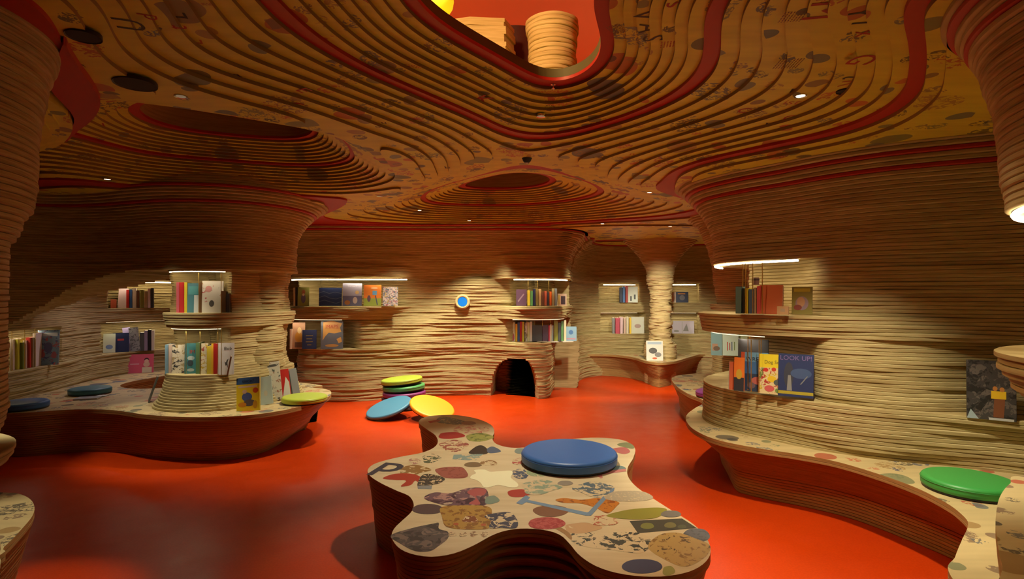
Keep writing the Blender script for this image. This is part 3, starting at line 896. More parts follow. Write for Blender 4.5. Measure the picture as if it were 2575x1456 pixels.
for (lab, (px, py), pw, an, tg) in DL:
    downlight(lab, px, py, power=pw, angle=an, target=tg, lit=px in (1180, 1055, 2013, 270, 1633, 1515, 1685))
# unseen downlights: added to light alcove and bay, the rest behind the viewer
for (lab, xy, pw, an, tg) in [
    ('added downlight over the bay beside the right column, out of view', (1.0, 1.6), 18, 50, (1.75, 2.3, .4)),
    ('added downlight inside the left alcove, hidden by the overhanging wall', (-4.2, 6.7), 48, 100, (-4.25, 6.5, 0)),
    ('downlight behind the viewer on the left, out of view', (-1.6, .6), 1.5, 90, (-2.0, 1.0, 0)),
    ('downlight behind the viewer on the right, out of view', (1.2, .6), 2, 90, (1.2, 1.3, 0))]:
    downlight(lab, xy=xy, power=pw, angle=an, target=tg, col=(.95, .80, .92) if 'alcove' in lab else WARM)

def speaker(label, px, py, r):
    x, y, z, k = ceil_at(px, py)
    o = empty('ceiling_speaker', (x, y, z)); tag(o, label, 'speaker', 'round ceiling speakers')
    mb = MB(); mb.lathe([(r * .93, -.002), (r, -.006), (r * 1.01, 0), (r * 1.0, .01), (r * .93, .01)], 36)
    mb.build('rim', M['black'], o, 40)
    mb = MB(); mb.lathe([(.001, -.004), (r * .92, -.003), (r * .93, .006), (.001, .006)], 36)
    mb.build('grille', M['speaker'], o, 40)
speaker('larger dark round speaker beside the red recess', 340, 210, .085)
speaker('smaller dark round speaker at the top of the red recess', 210, 90, .056)
speaker('small dark speaker disc among the letters on the right', 2123, 228, .036)
# sensor on the saddle between the domes
x, y, z, k = ceil_at(1325, 398)
o = empty('ceiling_sensor', (x, y, z)); tag(o, 'black dome sensor hanging where the ceiling domes meet', 'sensor')
mb = MB(); mb.lathe([(.001, -.035), (.018, -.034), (.030, -.022), (.036, -.006), (.040, 0), (.040, .006), (.001, .006)], 28); mb.build('dome', M['black'], o, 40)
mb = MB(); mb.lathe([(.001, -.042), (.008, -.04), (.010, -.034), (.001, -.033)], 16); mb.build('lens_tip', M['white'], o, 40)
# sprinkler below the red rim
x, y, z, k = ceil_at(1391, 212)
o = empty('sprinkler_head', (x, y, z)); tag(o, 'tiny pale sprinkler head under the red rim of the opening', 'sprinkler')
mb = MB(); mb.lathe([(.001, -.028), (.010, -.027), (.010, -.024), (.004, -.023), (.004, -.008), (.016, -.004), (.016, .004), (.001, .004)], 16); mb.build('nozzle', M['chrome'], o, 40)

# ---------------------------------------------------------------- LED strips under the overhangs
def led(label, pts, z, power, r=.008, dim=False, group='LED strips under the overhanging walls'):
    pts = np.array(pts, float)
    o = empty('led_strip', (float(pts[0][0]), float(pts[0][1]), z)); tag(o, label, 'light strip', group)
    c, s = resample(pts, .03, False)
    rel = [(p[0] - pts[0][0], p[1] - pts[0][1], 0) for p in c]
    mb = MB(); mb.tube(rel, r, 6); mb.build('diffuser', M['led_dim'] if dim else M['led'], o, 60)
    mb = MB(); mb.tube([(a, b, r * 1.1) for a, b, _ in rel], r * .8, 4); mb.build('channel', M['chrome'], o, 60)
    nl = max(1, int(s[-1] / .45))
    for i in range(nl):
        f = (i + .5) / nl * s[-1]
        px_, py_ = np.interp(f, s, c[:, 0]), np.interp(f, s, c[:, 1])
        d = bpy.data.lights.new('led_light', 'AREA'); d.shape = 'RECTANGLE'; d.size = s[-1] / nl; d.size_y = .02
        d.energy = power * s[-1] / nl; d.color = (1, .84, .58)
        l = bpy.data.objects.new('led_light', d); COL.objects.link(l)
        i2 = min(len(c) - 1, int(f / s[-1] * len(c)) + 1)
        t = c[i2] - c[max(0, i2 - 2)]
        l.location = (px_, py_, z - .02)
        l.rotation_euler = (0, 0, math.atan2(t[1], t[0]))
        l.parent = o; l.matrix_parent_inverse = Matrix.Translation((-float(pts[0][0]), -float(pts[0][1]), -z))
    return o
def along(front, s0, s1, off, n=12):
    return [front.at(s) + front.nrm(s) * off for s in np.linspace(s0, s1, n)]
led('long LED strip over the books on the left half of the back wall', along(fb, B['l0'], B['l1'] - .05, -.012), 1.632, 2.2)
led('short LED strip over the crowded books at the back wall right end', along(fb, B['r0'] + .02, B['r1'] + .15, -.012), 1.632, 2.2)
led('curved LED strip around the shelf nose of the right wall', along(fr, R['n0'] + .5, R['n1'] - .08, -.012, 20), 1.655, 2.2)
led('LED strip over the upper shelf of the left pillar', along(ft, TA + .02, TB - .02, -.012), 1.632, 1.2)
led('LED strip in the left niche of the far alcove', along(fa, U(fa, 1520, 9.95), U(fa, 1600, 10.), -.02), 1.62, 1.8)
led('LED strip in the right niche of the far alcove', along(fa, U(fa, 1690, 10.), U(fa, 1748, 9.9), -.02), 1.62, 1.8)
led('LED strip in the upper niche of the left alcove wall', along(fl_, LA['b0'] + .15, LA['b1'] - .05, -.03), 1.60, 1.2)
for (lab, fr_, s0, s1, off, z, pw) in [
    ('LED under the middle shelf at the left of the back wall', fb, B['l0'] + .05, B['low1'] - .05, -.03, 1.085, 6),
    ('LED under the middle shelf above the round counter', fb, B['r0'], B['r1'] + .2, -.06, 1.085, 7),
    ('LED under the middle shelf of the right wall nose', fr, R['n0'] + .4, R['n1'] - .3, .02, 1.10, 5),
    ('LED under the middle shelf of the left pillar', ft, TA + .05, TB - .05, -.02, 1.10, 6),
    ('LED over the lower niche of the left alcove', fl_, LA['b0'] + .05, LA['b1'] - .1, -.05, 1.065, 5),
    ('LED over the niche at the far left of the alcove', fl_, LA['a0'] + .05, LA['a1'] - .05, -.05, 1.065, 4),
    ('LED over the lower books left of the pale column', fa, U(fa, 1512, 9.95), U(fa, 1606, 10.), -.05, 1.10, 5),
    ('LED over the lower books right of the pale column', fa, U(fa, 1690, 10.), U(fa, 1748, 9.9), -.05, 1.10, 5)]:
    led(lab, along(fr_, s0, s1, off), z + .012, pw * .35, r=.0025, dim=True)
# bright ring around the column at the right edge
a = np.linspace(math.pi * .45, math.pi * 1.45, 24)
led('thick glowing ring light under the flare of the right edge column', [(2.0 + .515 * math.cos(t), 1.45 + .515 * math.sin(t)) for t in a], 1.662, .8, r=.009)

# ---------------------------------------------------------------- the storey seen through the opening
UZ = zc(16)
up = empty('upper_storey'); tag(up, 'orange red upper storey glimpsed through the ceiling opening', 'room', kind='structure')
om = plain('orange_lacquer', (.80, .12, .004), .5)
mb = MB()
n = 48; prof = [(3.0, .40), (3.05, 1.0), (2.9, 1.7), (2.5, 2.2), (1.8, 2.5), (.9, 2.6), (.01, 2.62)]
v, f = [], []
for (r, z) in prof:
    for j in range(n):
        t = 2 * math.pi * j / n; v.append((r * math.cos(t), 2.6 + r * math.sin(t), UZ + z))
for i in range(len(prof) - 1):
    for j in range(n):
        f.append((i * n + (j + 1) % n, i * n + j, (i + 1) * n + j, (i + 1) * n + (j + 1) % n))
mb.add(v, f); mb.build('orange_dome', om, up, 60)
def upper_cyl(name, c, r, z0, z1, seed, cut):
    mb = MB(); a = np.linspace(0, 2 * math.pi, 72, endpoint=False); k = 0; z = z0
    while z < z1:
        rr = r(z - z0) + vnoise(np.cos(a) * 1.3 + k * 3.1 + 7, np.sin(a) * 1.3 + seed + 7) * .010
        pts = np.stack([c[0] + np.cos(a) * rr, c[1] + np.sin(a) * rr], 1)
        mb.strip(pts, np.array(c) + (pts - np.array(c)) * .5, z, z + .03, 0, True); z += .03; k += 1
    return mb.build(name, M['ply_pale'], up, 40)
a = upper_cyl('upper_balustrade', (.29, 4.0), lambda h: .165 + .05 * h, 2.92, 3.36, 3, None)
mb = MB(); mb.lathe([(.001, -.012), (.13, -.012), (.145, -.004), (.145, 0), (.001, 0)], 36, c=(.29, 3.99, 2.918)); mb.build('glass_panel', plain('pale_glass', (.62, .66, .62), .15), up, 40)
mb = MB(); k = 0; z = 2.75
while z < 3.39:
    w = .02 * math.sin(k * 1.7)
    mb.slab([(-.62, 4.05 + w * .3), (-.30, 3.96 + w * .3), (-.05 + w * .5, 3.98), (0.02 + w * .4, 4.15), (-.2, 4.4), (-.7, 4.4)], z, z + .028); z += .028; k += 1
mb.build('upper_parapet', M['ply_pale'], up, 40)
mb = MB(); aa = np.linspace(0, 2 * math.pi, 40, endpoint=False)
mb.slab(np.stack([.02 + .26 * np.cos(aa), 4.55 + .2 * np.sin(aa)], 1), UZ + .42, UZ + .86); mb.build('shadow_block', plain('shadow_maroon', (.05, .004, .003), .6), up, 40)  # dark block standing in for the shadows between parapet and balustrade
# yellow globe lamp upstairs, its light filling the dome
lx, ly, lz = -.43, 3.1, 1.4 + 745 * 3.1 / 1400
lamp = empty('globe_lamp', (lx, ly, lz)); tag(lamp, 'glowing yellow globe lamp seen through the ceiling opening', 'lamp')
mb = MB(); mb.lathe([(.001, -.105), (.04, -.098), (.075, -.075), (.1, -.035), (.106, 0), (.1, .035), (.075, .075), (.04, .098), (.001, .105)], 32)
mb.build('globe', plain('yellow_glow', (.9, .8, .1), .4, 0, 1.0, (.75, .62, .01)), lamp, 60)
mb = MB(); mb.tube([(0, 0, .1), (0, 0, 1.1)], .008, 8); mb.build('stem', M['black'], lamp, 60)
d = bpy.data.lights.new('globe_light', 'POINT'); d.energy = 130; d.color = (1, .66, .26); d.shadow_soft_size = .12
l = bpy.data.objects.new('globe_light', d); COL.objects.link(l); l.parent = lamp; l.location = (-.15, -.6, .35)

# ================================================================== cushions
def cushion(label, loc, r, col, h=.075, rot=(0, 0, 0), group='round seat cushions'):
    o = empty('seat_cushion', loc); o.rotation_euler = rot
    tag(o, label, 'cushion', group)
    e = h * .36
    mb = MB(); prof = [(r * .975, .012), (r, .016), (r * 1.004, h * .45), (r * .998, h * .72)]
    for t in np.linspace(.1, 1, 7): prof.append((r - e * (1 - math.cos(t * math.pi / 2)) , h * .72 + h * .28 * math.sin(t * math.pi / 2)))
    prof += [(r * .6, h * 1.03), (r * .25, h * 1.045), (.001, h * 1.05)]
    mb.lathe(prof, 64); c = mb.build('cover', solid(col, .42), o, 50)
    mb = MB(); mb.tube([(r * 1.002 * math.cos(t), r * 1.002 * math.sin(t), h * .70) for t in np.linspace(0, 2 * math.pi, 64, endpoint=False)], .0022, 5, closed=True); mb.build('seam', solid(tuple(x * .8 for x in col), .5), c, 60)
    mb = MB(); mb.lathe([(r * .95, 0), (r * .975, .003), (r * .975, .014), (r * .95, .014)], 64); mb.build('underside', M['black'], o, 40)
    return o
BLUE, TEAL, LIME, GREEN, PURPLE, YELLOW = (.045, .16, .50), (.05, .20, .30), (.50, .62, .06), (.05, .36, .07), (.25, .05, .24), (.88, .43, .012)
def on_seat(px, py, zt=.47): return P(px, py, zt)
x, y = on_seat(1431, 1134); cushion('large blue cushion lying on the seat island', (x, y, .401), .287, BLUE)
x, y = on_seat(2437, 1199); cushion('bright green cushion on the right bench', (x, y, .401), .205, GREEN, .065)
x, y = on_seat(55, 1008); cushion('blue cushion at the far left end of the bench', (x, y, .401), .195, (.035, .13, .36), .065)
x, y = on_seat(227, 973); cushion('dark teal cushion at the back of the left bench', (x, y, .401), .185, (.04, .17, .22), .065)
x, y = on_seat(766, 993); cushion('lime cushion beside the leaning books on the left bench', (x, y, .401), .205, LIME, .062)
x, y = on_seat(1802, 981); cushion('purple cushion half hidden behind the right shelf nose', (x, y, .401), .20, PURPLE, .065)
sx, sy = A(1015, 7.06)
G = 'cushion stack by the back wall'
cushion('lowest cushion of the stack, hidden behind the leaning ones', (sx, sy, .002), .262, TEAL, .066, group=G)
cushion('second cushion from the bottom of the stack by the back wall', (sx - .01, sy, .074), .262, (.10, .03, .12), .066, group=G)
cushion('dark purple cushion under the green one in the stack', (sx + .012, sy - .01, .146), .268, (.30, .05, .22), .066, (0, -.03, 0), group=G)
cushion('green cushion between lime and purple in the stack', (sx + .005, sy + .0, .226), .264, (.10, .40, .12), .066, (0, -.055, 0), group=G)
cushion('lime cushion on top of the stack by the back wall', (sx - .02, sy, .310), .258, (.45, .58, .05), .064, (.0, -.085, 0), group=G)
cushion('light blue cushion leaning against the front of the stack', (*A(980, 6.50), .085), .268, (.08, .27, .44), .05, (.22, -.26, 0), group=G)
cushion('yellow cushion leaning on the right of the stack', (*A(1085, 6.42), .105), .262, YELLOW, .05, (.24, .30, 0), group=G)

# ================================================================== books
PAL = {'red': (.55, .03, .025), 'pink': (.62, .10, .16), 'orange': (.75, .20, .03), 'yellow': (.78, .60, .05), 'green': (.12, .30, .10), 'olive': (.22, .22, .05), 'teal': (.06, .24, .27),
       'blue': (.06, .16, .42), 'light blue': (.26, .42, .55), 'navy': (.02, .03, .09), 'purple': (.10, .05, .11), 'brown': (.16, .07, .03), 'tan': (.48, .33, .16), 'cream': (.72, .64, .46),
       'white': (.74, .72, .66), 'grey': (.30, .31, .32), 'dark grey': (.07, .07, .08), 'black': (.012, .012, .014), 'salmon': (.60, .13, .07), 'lavender': (.36, .36, .55)}
def speckle(name, base, inks, sc=30.0, thr=.55):
    """printed cover: irregular ink shapes on the cover colour"""
    key = 'sp_' + name
    if key in M: return M[key]
    m, nt, b = newmat(key)
    v = mapping(nt, (1, 1, 1))
    n = noise(nt, v, sc, 3, .6, .8)
    n2 = noise(nt, v, sc * .45, 1)
    ink = ramp(nt, n2.outputs['Fac'], [(i / max(1, len(inks)) * .5 + .27 if i else 0, c) for i, c in enumerate(inks)], 'CONSTANT')
    f = math_(nt, 'GREATER_THAN', n.outputs['Fac'], thr)
    lk(nt, mix(nt, f, (*base, 1), ink), b.inputs['Base Color'])
    b.inputs['Roughness'].default_value = .4
    M[key] = m
    return m

def text_mesh(txt, size, align='CENTER', bold=0.0):
    c = bpy.data.curves.new('lettering', 'FONT'); c.body = txt; c.size = size; c.align_x = align; c.align_y = 'CENTER'; c.offset = bold; c.resolution_u = 3
    t = bpy.data.objects.new('lettering', c)
    COL.objects.link(t)
    me = bpy.data.meshes.new_from_object(t.evaluated_get(bpy.context.evaluated_depsgraph_get()))
    bpy.data.objects.remove(t); bpy.data.curves.remove(c)
    return me

def ell(cx, cy, rx, ry, n=20, wob=0., seed=0):
    return [(cx + rx * math.cos(t) * (1 + wob * math.sin(3 * t + seed)), cy + ry * math.sin(t) * (1 + wob * math.cos(2 * t + seed))) for t in np.linspace(0, 2 * math.pi, n, endpoint=False)]

def book(label, loc, w, h, t, col, yaw=0., lean=0., roll=0., art=None, group=None, mat=None, flat=False, spine=None):
    """stands on its lower edge; the front cover faces local -y, the spine is at local -x"""
    o = empty('book', loc)
    m3 = Matrix.Rotation(yaw, 4, 'Z') @ Matrix.Rotation(lean, 4, 'X') @ Matrix.Rotation(roll, 4, 'Y')
    if flat: m3 = Matrix.Rotation(yaw, 4, 'Z') @ Matrix.Rotation(-math.pi / 2, 4, 'X')
    o.rotation_euler = m3.to_euler()
    tag(o, label, 'book', group)
    b = min(.0025, t * .18)
    cm = mat or solid(col, .42)
    mb = MB()
    mb.box(-w / 2, w / 2, -t / 2, -t / 2 + b, 0, h); mb.box(-w / 2, w / 2, t / 2 - b, t / 2, 0, h)
    mb.slab([(-w / 2 - .0004, -t / 2 - .0002), (-w / 2 + b, -t / 2 - .0002), (-w / 2 + b, t / 2 + .0002), (-w / 2 - .0004, t / 2 + .0002)], 0, h, 1)
    mb.build('cover', [cm, solid(spine, .45) if spine else cm], o)
    mb = MB(); mb.box(-w / 2 + b, w / 2 - .003, -t / 2 + b, t / 2 - b, .003, h - .003); mb.build('pages', M['page'], o)
    if art:
        mb = MB(); mats = []; n = 0
        for sh in art:
            if sh[0] == 't': continue
            mm = solid(sh[-1], .42) if isinstance(sh[-1], tuple) else sh[-1]
            if mm not in mats: mats.append(mm)
            if sh[0] == 'r': pts = [(sh[1], sh[2]), (sh[1] + sh[3], sh[2]), (sh[1] + sh[3], sh[2] + sh[4]), (sh[1], sh[2] + sh[4])]
            elif sh[0] == 'e': pts = ell(sh[1], sh[2], sh[3], sh[4])
            else: pts = sh[1]
            n += 1
            v = [((p[0] - .5) * w, -t / 2 - .0003 - .00015 * n, p[1] * h) for p in pts]
            mb.add(v, [tuple(range(len(v)))], mats.index(mm))
        if mats: mb.build('cover_picture', mats, o)
        for sh in art:
            if sh[0] != 't': continue
            _, txt, fx, fz, fs, c = sh
            me = text_mesh(txt, fs * h); me.materials.append(solid(c, .45))
            q_ = bpy.data.objects.new('title', me); COL.objects.link(q_); q_.parent = o
            q_.location = ((fx - .5) * w, -t / 2 - .0024, fz * h); q_.rotation_euler = (math.pi / 2, 0, 0)
    return o

ORD = ['first', 'second', 'third', 'fourth', 'fifth', 'sixth', 'seventh', 'eighth', 'ninth', 'tenth', 'eleventh', 'twelfth', 'thirteenth', 'fourteenth', 'fifteenth', 'sixteenth', 'seventeenth', 'eighteenth', 'nineteenth', 'twentieth']
def row(shelf, items, z, d0, d1, px0, px1, back=.0, yaw=None):
    """items: (px centre, width px, height px, mode, colour, lean, art, description, material)"""
    for i, it in enumerate(items):
        px, wp, hp, mode, colr = it[:5]
        ex = it[5] if len(it) > 5 else {}
        d = d0 + (d1 - d0) * (px - px0) / max(1, px1 - px0) + ex.get('dd', 0)
        sc = d / FPX
        X, Y = A(px, d)
        yw = math.atan2(-X, Y) * .55 if yaw is None else yaw
        yw += ex.get('yaw', 0)
        h = hp * sc
        col = PAL[colr]
        jit = tuple(min(1, max(0, c * random.uniform(.8, 1.15))) for c in col)
        desc = ex.get('desc') or ('%s %s' % (colr, 'book cover out' if mode == 'c' else 'book spine out'))
        lab = ex.get('label') or '%s, %s from left, %s' % (desc, ORD[i], shelf)
        if mode == 'c':
            book(lab, (X, Y + .012, z), wp * sc, h, ex.get('t', .018), jit, yw, ex.get('lean', -.09), ex.get('roll', 0), ex.get('art'), 'books, ' + shelf, ex.get('mat'), spine=ex.get('spine'))
        else:
            w = min(.17, h * .72)
            book(lab, (X - math.sin(yw) * (w / 2) * 1, Y + math.cos(yw) * w / 2, z), w, h, wp * sc * .93 * math.cos(yw), jit, yw + math.pi / 2, 0, ex.get('roll', 0) * 0, [('r', .0, .0, 1, 1, jit)] if False else None, 'books, ' + shelf, ex.get('mat'), spine=ex.get('spine'))

def R_(x, y, w, h, c): return ('r', x, y, w, h, c)
def E_(x, y, rx, ry, c): return ('e', x, y, rx, ry, c)
def T_(s, x, y, h, c): return ('t', s, x, y, h, c)
W_, K_ = PAL['white'], PAL['black']

# -- left alcove
row('far left niche', [(29, 8, 78, 's', 'cream'), (39, 10, 76, 's', 'yellow'), (51, 12, 66, 's', 'olive'), (61, 7, 70, 's', 'cream'), (70, 9, 76, 's', 'red'), (79, 7, 74, 's', 'tan'), (86, 7, 84, 's', 'cream'),
     (118, 44, 88, 'c', 'light blue', dict(mat=speckle('balloons', (.22, .36, .52), [(.10, .12, .30), (.45, .12, .14)], 28), art=[R_(.08, .82, .84, .1, (.6, .66, .7)), E_(.5, .5, .2, .15, (.14, .16, .34)), E_(.25, .3, .12, .09, (.45, .12, .15)), E_(.78, .28, .12, .1, (.45, .14, .18))]))],
    .684, 5.42, 5.98, 24, 144)
row('upper left alcove niche', [(284, 12, 22, 'c', 'salmon'), (306, 20, 50, 'c', 'white', dict(roll=.06)), (321, 7, 46, 's', 'red'), (329, 6, 47, 's', 'blue'), (338, 10, 50, 's', 'white'), (347, 7, 44, 's', 'brown'), (357, 9, 45, 's', 'olive'), (367, 8, 42, 's', 'tan'), (375, 7, 48, 's', 'white'), (383, 8, 50, 's', 'dark grey')],
    1.256, 7.25, 7.45, 278, 388, yaw=.55)
row('lower left alcove niche', [(273, 25, 48, 'c', 'white', dict(art=[E_(.5, .3, .3, .12, (.2, .3, .5))])), (302, 34, 48, 'c', 'navy', dict(art=[R_(.3, .6, .4, .1, (.4, .05, .05))])), (322, 16, 60, 'c', 'lavender', dict(roll=-.1, dd=.05)), (340, 20, 60, 'c', 'grey', dict(roll=-.1, mat=speckle('greyleaf', (.28, .28, .27), [(.10, .10, .10)], 40))), (357, 12, 46, 's', 'dark grey'), (367, 8, 50, 's', 'grey'), (376, 8, 52, 's', 'black'), (384, 7, 50, 's', 'cream')],
    .684, 7.1, 7.5, 258, 388, yaw=.5)
X, Y = P(354, 938, .4)
book('pink picture book with a pale figure leaning on the alcove wall', (X, Y, .401), 54 * Y / FPX, 47 * Y / FPX, .014, PAL['pink'], .45, -.18, 0, [E_(.72, .45, .13, .14, (.62, .42, .3)), E_(.72, .68, .1, .12, (.08, .03, .03)), E_(.72, .62, .09, .1, (.70, .45, .33)), R_(.55, .0, .38, .3, (.66, .6, .4)), R_(.08, .45, .35, .06, (.7, .35, .4))])
# -- shelf pillar
zeb = speckle('zebra', (.66, .60, .47), [(.05, .05, .05), (.4, .3, .15)], 30, .54)
row('upper left pillar shelf', [(447, 7, 78, 's', 'pink'), (457, 12, 78, 's', 'red'), (467, 7, 78, 's', 'yellow'), (486, 30, 76, 'c', 'teal', dict(art=[R_(.5, .02, .48, .58, (.55, .6, .62)), R_(.06, .62, .8, .28, (.09, .32, .36))])), (505, 9, 78, 's', 'brown'), (533, 48, 82, 'c', 'white', dict(mat=speckle('garden', (.70, .68, .62), [(.06, .06, .05), (.5, .1, .12), (.5, .4, .08)], 16, .62), art=[E_(.3, .75, .16, .10, (.60, .30, .30)), E_(.45, .3, .12, .1, (.1, .1, .1))], desc='large white illustrated book shown cover forward', dd=-.01)), (562, 12, 56, 's', 'brown'), (573, 8, 50, 's', 'dark grey')],
    1.252, 5.07, 5.04, 443, 580, yaw=.3)
row('lower left pillar shelf', [(419, 8, 74, 's', 'light blue'), (428, 8, 74, 's', 'cream'), (446, 28, 74, 'c', 'cream', dict(mat=zeb, desc='cream book with a striped animal cover')), (478, 27, 78, 'c', 'teal', dict(art=[T_('IM', .6, .72, .16, (.5, .08, .06)), E_(.5, .52, .3, .07, (.5, .6, .6)), E_(.45, .36, .25, .1, (.05, .08, .1)), E_(.5, .14, .3, .05, (.45, .55, .55))])), (498, 11, 80, 's', 'green'), (512, 15, 78, 'c', 'white', dict(mat=speckle('fruit', (.66, .6, .42), [(.5, .35, .05), (.4, .1, .08)], 34))), (526, 12, 72, 's', 'blue', dict(spine=(.6, .5, .05))), (534, 5, 78, 's', 'yellow'), (542, 10, 78, 's', 'red'), (566, 37, 80, 'c', 'white', dict(desc='white book with a small black drawing', art=[T_('Bob', .62, .82, .14, K_), ('p', [(.42, .42), (.5, .38), (.56, .46), (.66, .5), (.6, .36), (.64, .2), (.55, .3), (.48, .28)], (.06, .06, .06))]))],
    .702, 5.04, 4.99, 415, 585, yaw=.3)
for i, (px, d, c, w, h, yw, lab) in enumerate([(505, 4.99, 'orange', .22, .15, .2, 'thin orange book lying flat in front of the lower pillar shelf'), (538, 4.97, 'salmon', .20, .14, -.2, 'thin reddish book lying flat on the pillar base'), (450, 5.0, 'light blue', .16, .12, .1, 'thin pale blue booklet lying flat on the pillar base')]):
    X, Y = A(px, d + .05); book(lab, (X, Y + .06, .7205 if i != 1 else .7205), w * .8, h * .8, .012, PAL[c], yw, flat=True)
X, Y = A(572, 4.93); book('small brown book leaning sideways at the pillar edge', (X, Y, .71), .10, .17, .012, PAL['brown'], 2.0, .18, 0)
# -- books on the left bench
tin = [R_(0, .80, 1, .2, (.05, .12, .30)), T_('tintin!', .5, .89, .15, (.015, .02, .05)), R_(.08, .70, .8, .05, (.7, .5, .4)), E_(.45, .42, .22, .13, (.08, .12, .35)), E_(.35, .58, .10, .06, (.7, .45, .3)), E_(.82, .60, .12, .08, (.6, .08, .02)), E_(.55, .24, .25, .1, (.12, .10, .12)), E_(.8, .18, .1, .12, (.6, .3, .02)), E_(.25, .2, .18, .07, (.65, .25, .02))]
def bench_book(px, py, wp, hp, label, col, yaw, lean, roll, art=None, mat=None, t=.012):
    X, Y = P(px, py, .4)
    sc = Y / FPX
    return book(label, (X, Y, .4015), wp * sc, hp * sc, t, col, yaw, lean, roll, art, 'books leaning on the left bench', mat)
bench_book(625, 1034, 60, 84, 'yellow comic album with blue title band leaning on the bench', (.80, .58, .02), -.05, -.18, -.10, tin)
bench_book(667, 1018, 40, 70, 'pale blue book behind the yellow comic album', (.42, .52, .50), .0, -.2, -.16, [E_(.6, .4, .12, .1, (.5, .5, .4))])
bench_book(690, 1008, 40, 98, 'tall white book with leaf drawings leaning on the bench', PAL['white'], .15, -.2, -.14, mat=speckle('leaves', (.66, .62, .52), [(.10, .12, .10), (.35, .15, .1)], 30, .57), art=[R_(.2, .87, .6, .06, (.1, .1, .1))])
bench_book(719, 1005, 28, 76, 'red and white book leaning beside the grey one', PAL['red'], .25, -.2, -.14, [('p', [(.25, .02), (.95, .02), (.95, .55), (.7, .75)], PAL['white'])])
bench_book(742, 999, 26, 72, 'grey book leaning next to the lime cushion', PAL['grey'], .3, -.2, -.16, [R_(.05, .05, .3, .9, (.06, .07, .06))])
X, Y = P(374, 1010, .4); book('thin dark board leaning on the left of the pillar base', (X, Y, .401), .16, .25, .012, (.10, .10, .09), 2.15, .30, 0)
X, Y = P(214, 1006, .4); book('grey book lying flat beside the teal cushion', (X, Y, .4075), .20, .14, .012, PAL['grey'], .3, flat=True)
X, Y = P(252, 998, .4); book('small white booklet lying flat on the left bench', (X, Y, .405), .09, .07, .008, PAL['white'], .1, flat=True)
# -- back wall
row('upper back wall shelf', [(740, 5, 46, 's', 'white'), (746, 6, 47, 's', 'black'), (762, 27, 47, 'c', 'olive', dict(desc='grey green book with a dark figure', art=[E_(.5, .4, .2, .25, (.10, .07, .12)), E_(.5, .75, .16, .12, (.25, .08, .03)), E_(.5, .6, .1, .07, (.5, .3, .2))])),
     (830, 55, 46, 'c', 'navy', dict(desc='dark blue landscape book with waves', art=[('p', [(0, .72), (.2, .82), (.45, .70), (.7, .78), (1, .70), (1, .66), (.7, .74), (.45, .66), (.2, .78), (0, .68)], (.08, .11, .17)), ('p', [(0, .48), (.25, .58), (.5, .44), (.75, .40), (1, .5), (1, .46), (.75, .36), (.5, .40), (.25, .54), (0, .44)], (.08, .11, .17)), ('p', [(0, .26), (.25, .34), (.5, .24), (.75, .16), (1, .26), (1, .22), (.75, .12), (.5, .20), (.25, .30), (0, .22)], (.08, .11, .17))])),
     (885, 47, 57, 'c', 'lavender', dict(desc='pale lavender book with a night scene', art=[R_(0, 0, 1, .45, (.12, .12, .2)), T_('THE LAST', .5, .86, .09, (.62, .62, .7)), E_(.75, .6, .1, .08, (.6, .45, .2)), E_(.25, .15, .15, .1, (.35, .15, .05)), E_(.65, .25, .12, .15, (.5, .4, .36))])),
     (936, 43, 53, 'c', 'orange', dict(desc='orange book with a green field', art=[R_(0, 0, 1, .36, (.25, .30, .05)), R_(.5, .52, .25, .2, (.12, .28, .45)), E_(.3, .35, .1, .16, (.12, .07, .1)), ('p', [(.75, .05), (.82, .05), (.7, .5), (.64, .5)], (.08, .08, .12)), E_(.6, .85, .2, .05, (.7, .4, .2))])),
     (981, 37, 48, 'c', 'white', dict(desc='pinkish white book with a crowded pattern', mat=speckle('crowd', (.55, .45, .42), [(.3, .1, .12), (.12, .14, .18), (.45, .3, .1)], 55, .5)))],
    1.282, 7.36, 7.36, 737, 1000)
row('lower back wall shelf', [(731, 5, 50, 's', 'white'), (750, 30, 66, 'c', 'tan', dict(desc='orange tan book with a standing animal', dd=.04, art=[E_(.5, .45, .3, .2, (.55, .25, .04)), E_(.55, .7, .16, .12, (.7, .5, .25)), R_(.2, .05, .6, .2, (.15, .08, .05))])),
     (777, 34, 48, 'c', 'navy', dict(desc='navy book with small gold letters', art=[R_(.25, .68, .5, .03, (.3, .22, .06)), R_(.3, .52, .4, .03, (.3, .22, .06)), R_(.25, .36, .5, .03, (.3, .22, .06)), R_(.35, .2, .3, .03, (.3, .22, .06))])),
     (834, 54, 71, 'c', 'dark grey', dict(label='large grey and orange atlas titled MAPS on the back-wall shelf', art=[R_(0, 0, 1, 1, (.11, .12, .15)), ('p', [(.1, .95), (.5, 1.0), (.95, .9), (.85, .75), (.92, .6), (.6, .55), (.35, .58), (.2, .45), (.08, .3), (.1, .6)], (.50, .27, .08)), ('p', [(.7, .35), (.9, .42), (.95, .25), (.8, .2)], (.50, .27, .08)), R_(.18, .70, .66, .17, (.42, .2, .07)), T_('MAPS', .51, .785, .17, (.28, .03, .02)), E_(.5, .12, .3, .05, (.42, .22, .07))]))],
    .706, 7.42, 7.44, 728, 862)
def spines(px0, px1, hmin, hmax, cols, wmin=5, wmax=9):
    out = []; px = px0; i = 0
    while px < px1 - 3:
        w = random.uniform(wmin, wmax)
        out.append((px + w / 2, w * .96, random.uniform(hmin, hmax), 's', cols[i % len(cols)])); px += w; i += 1
    return out
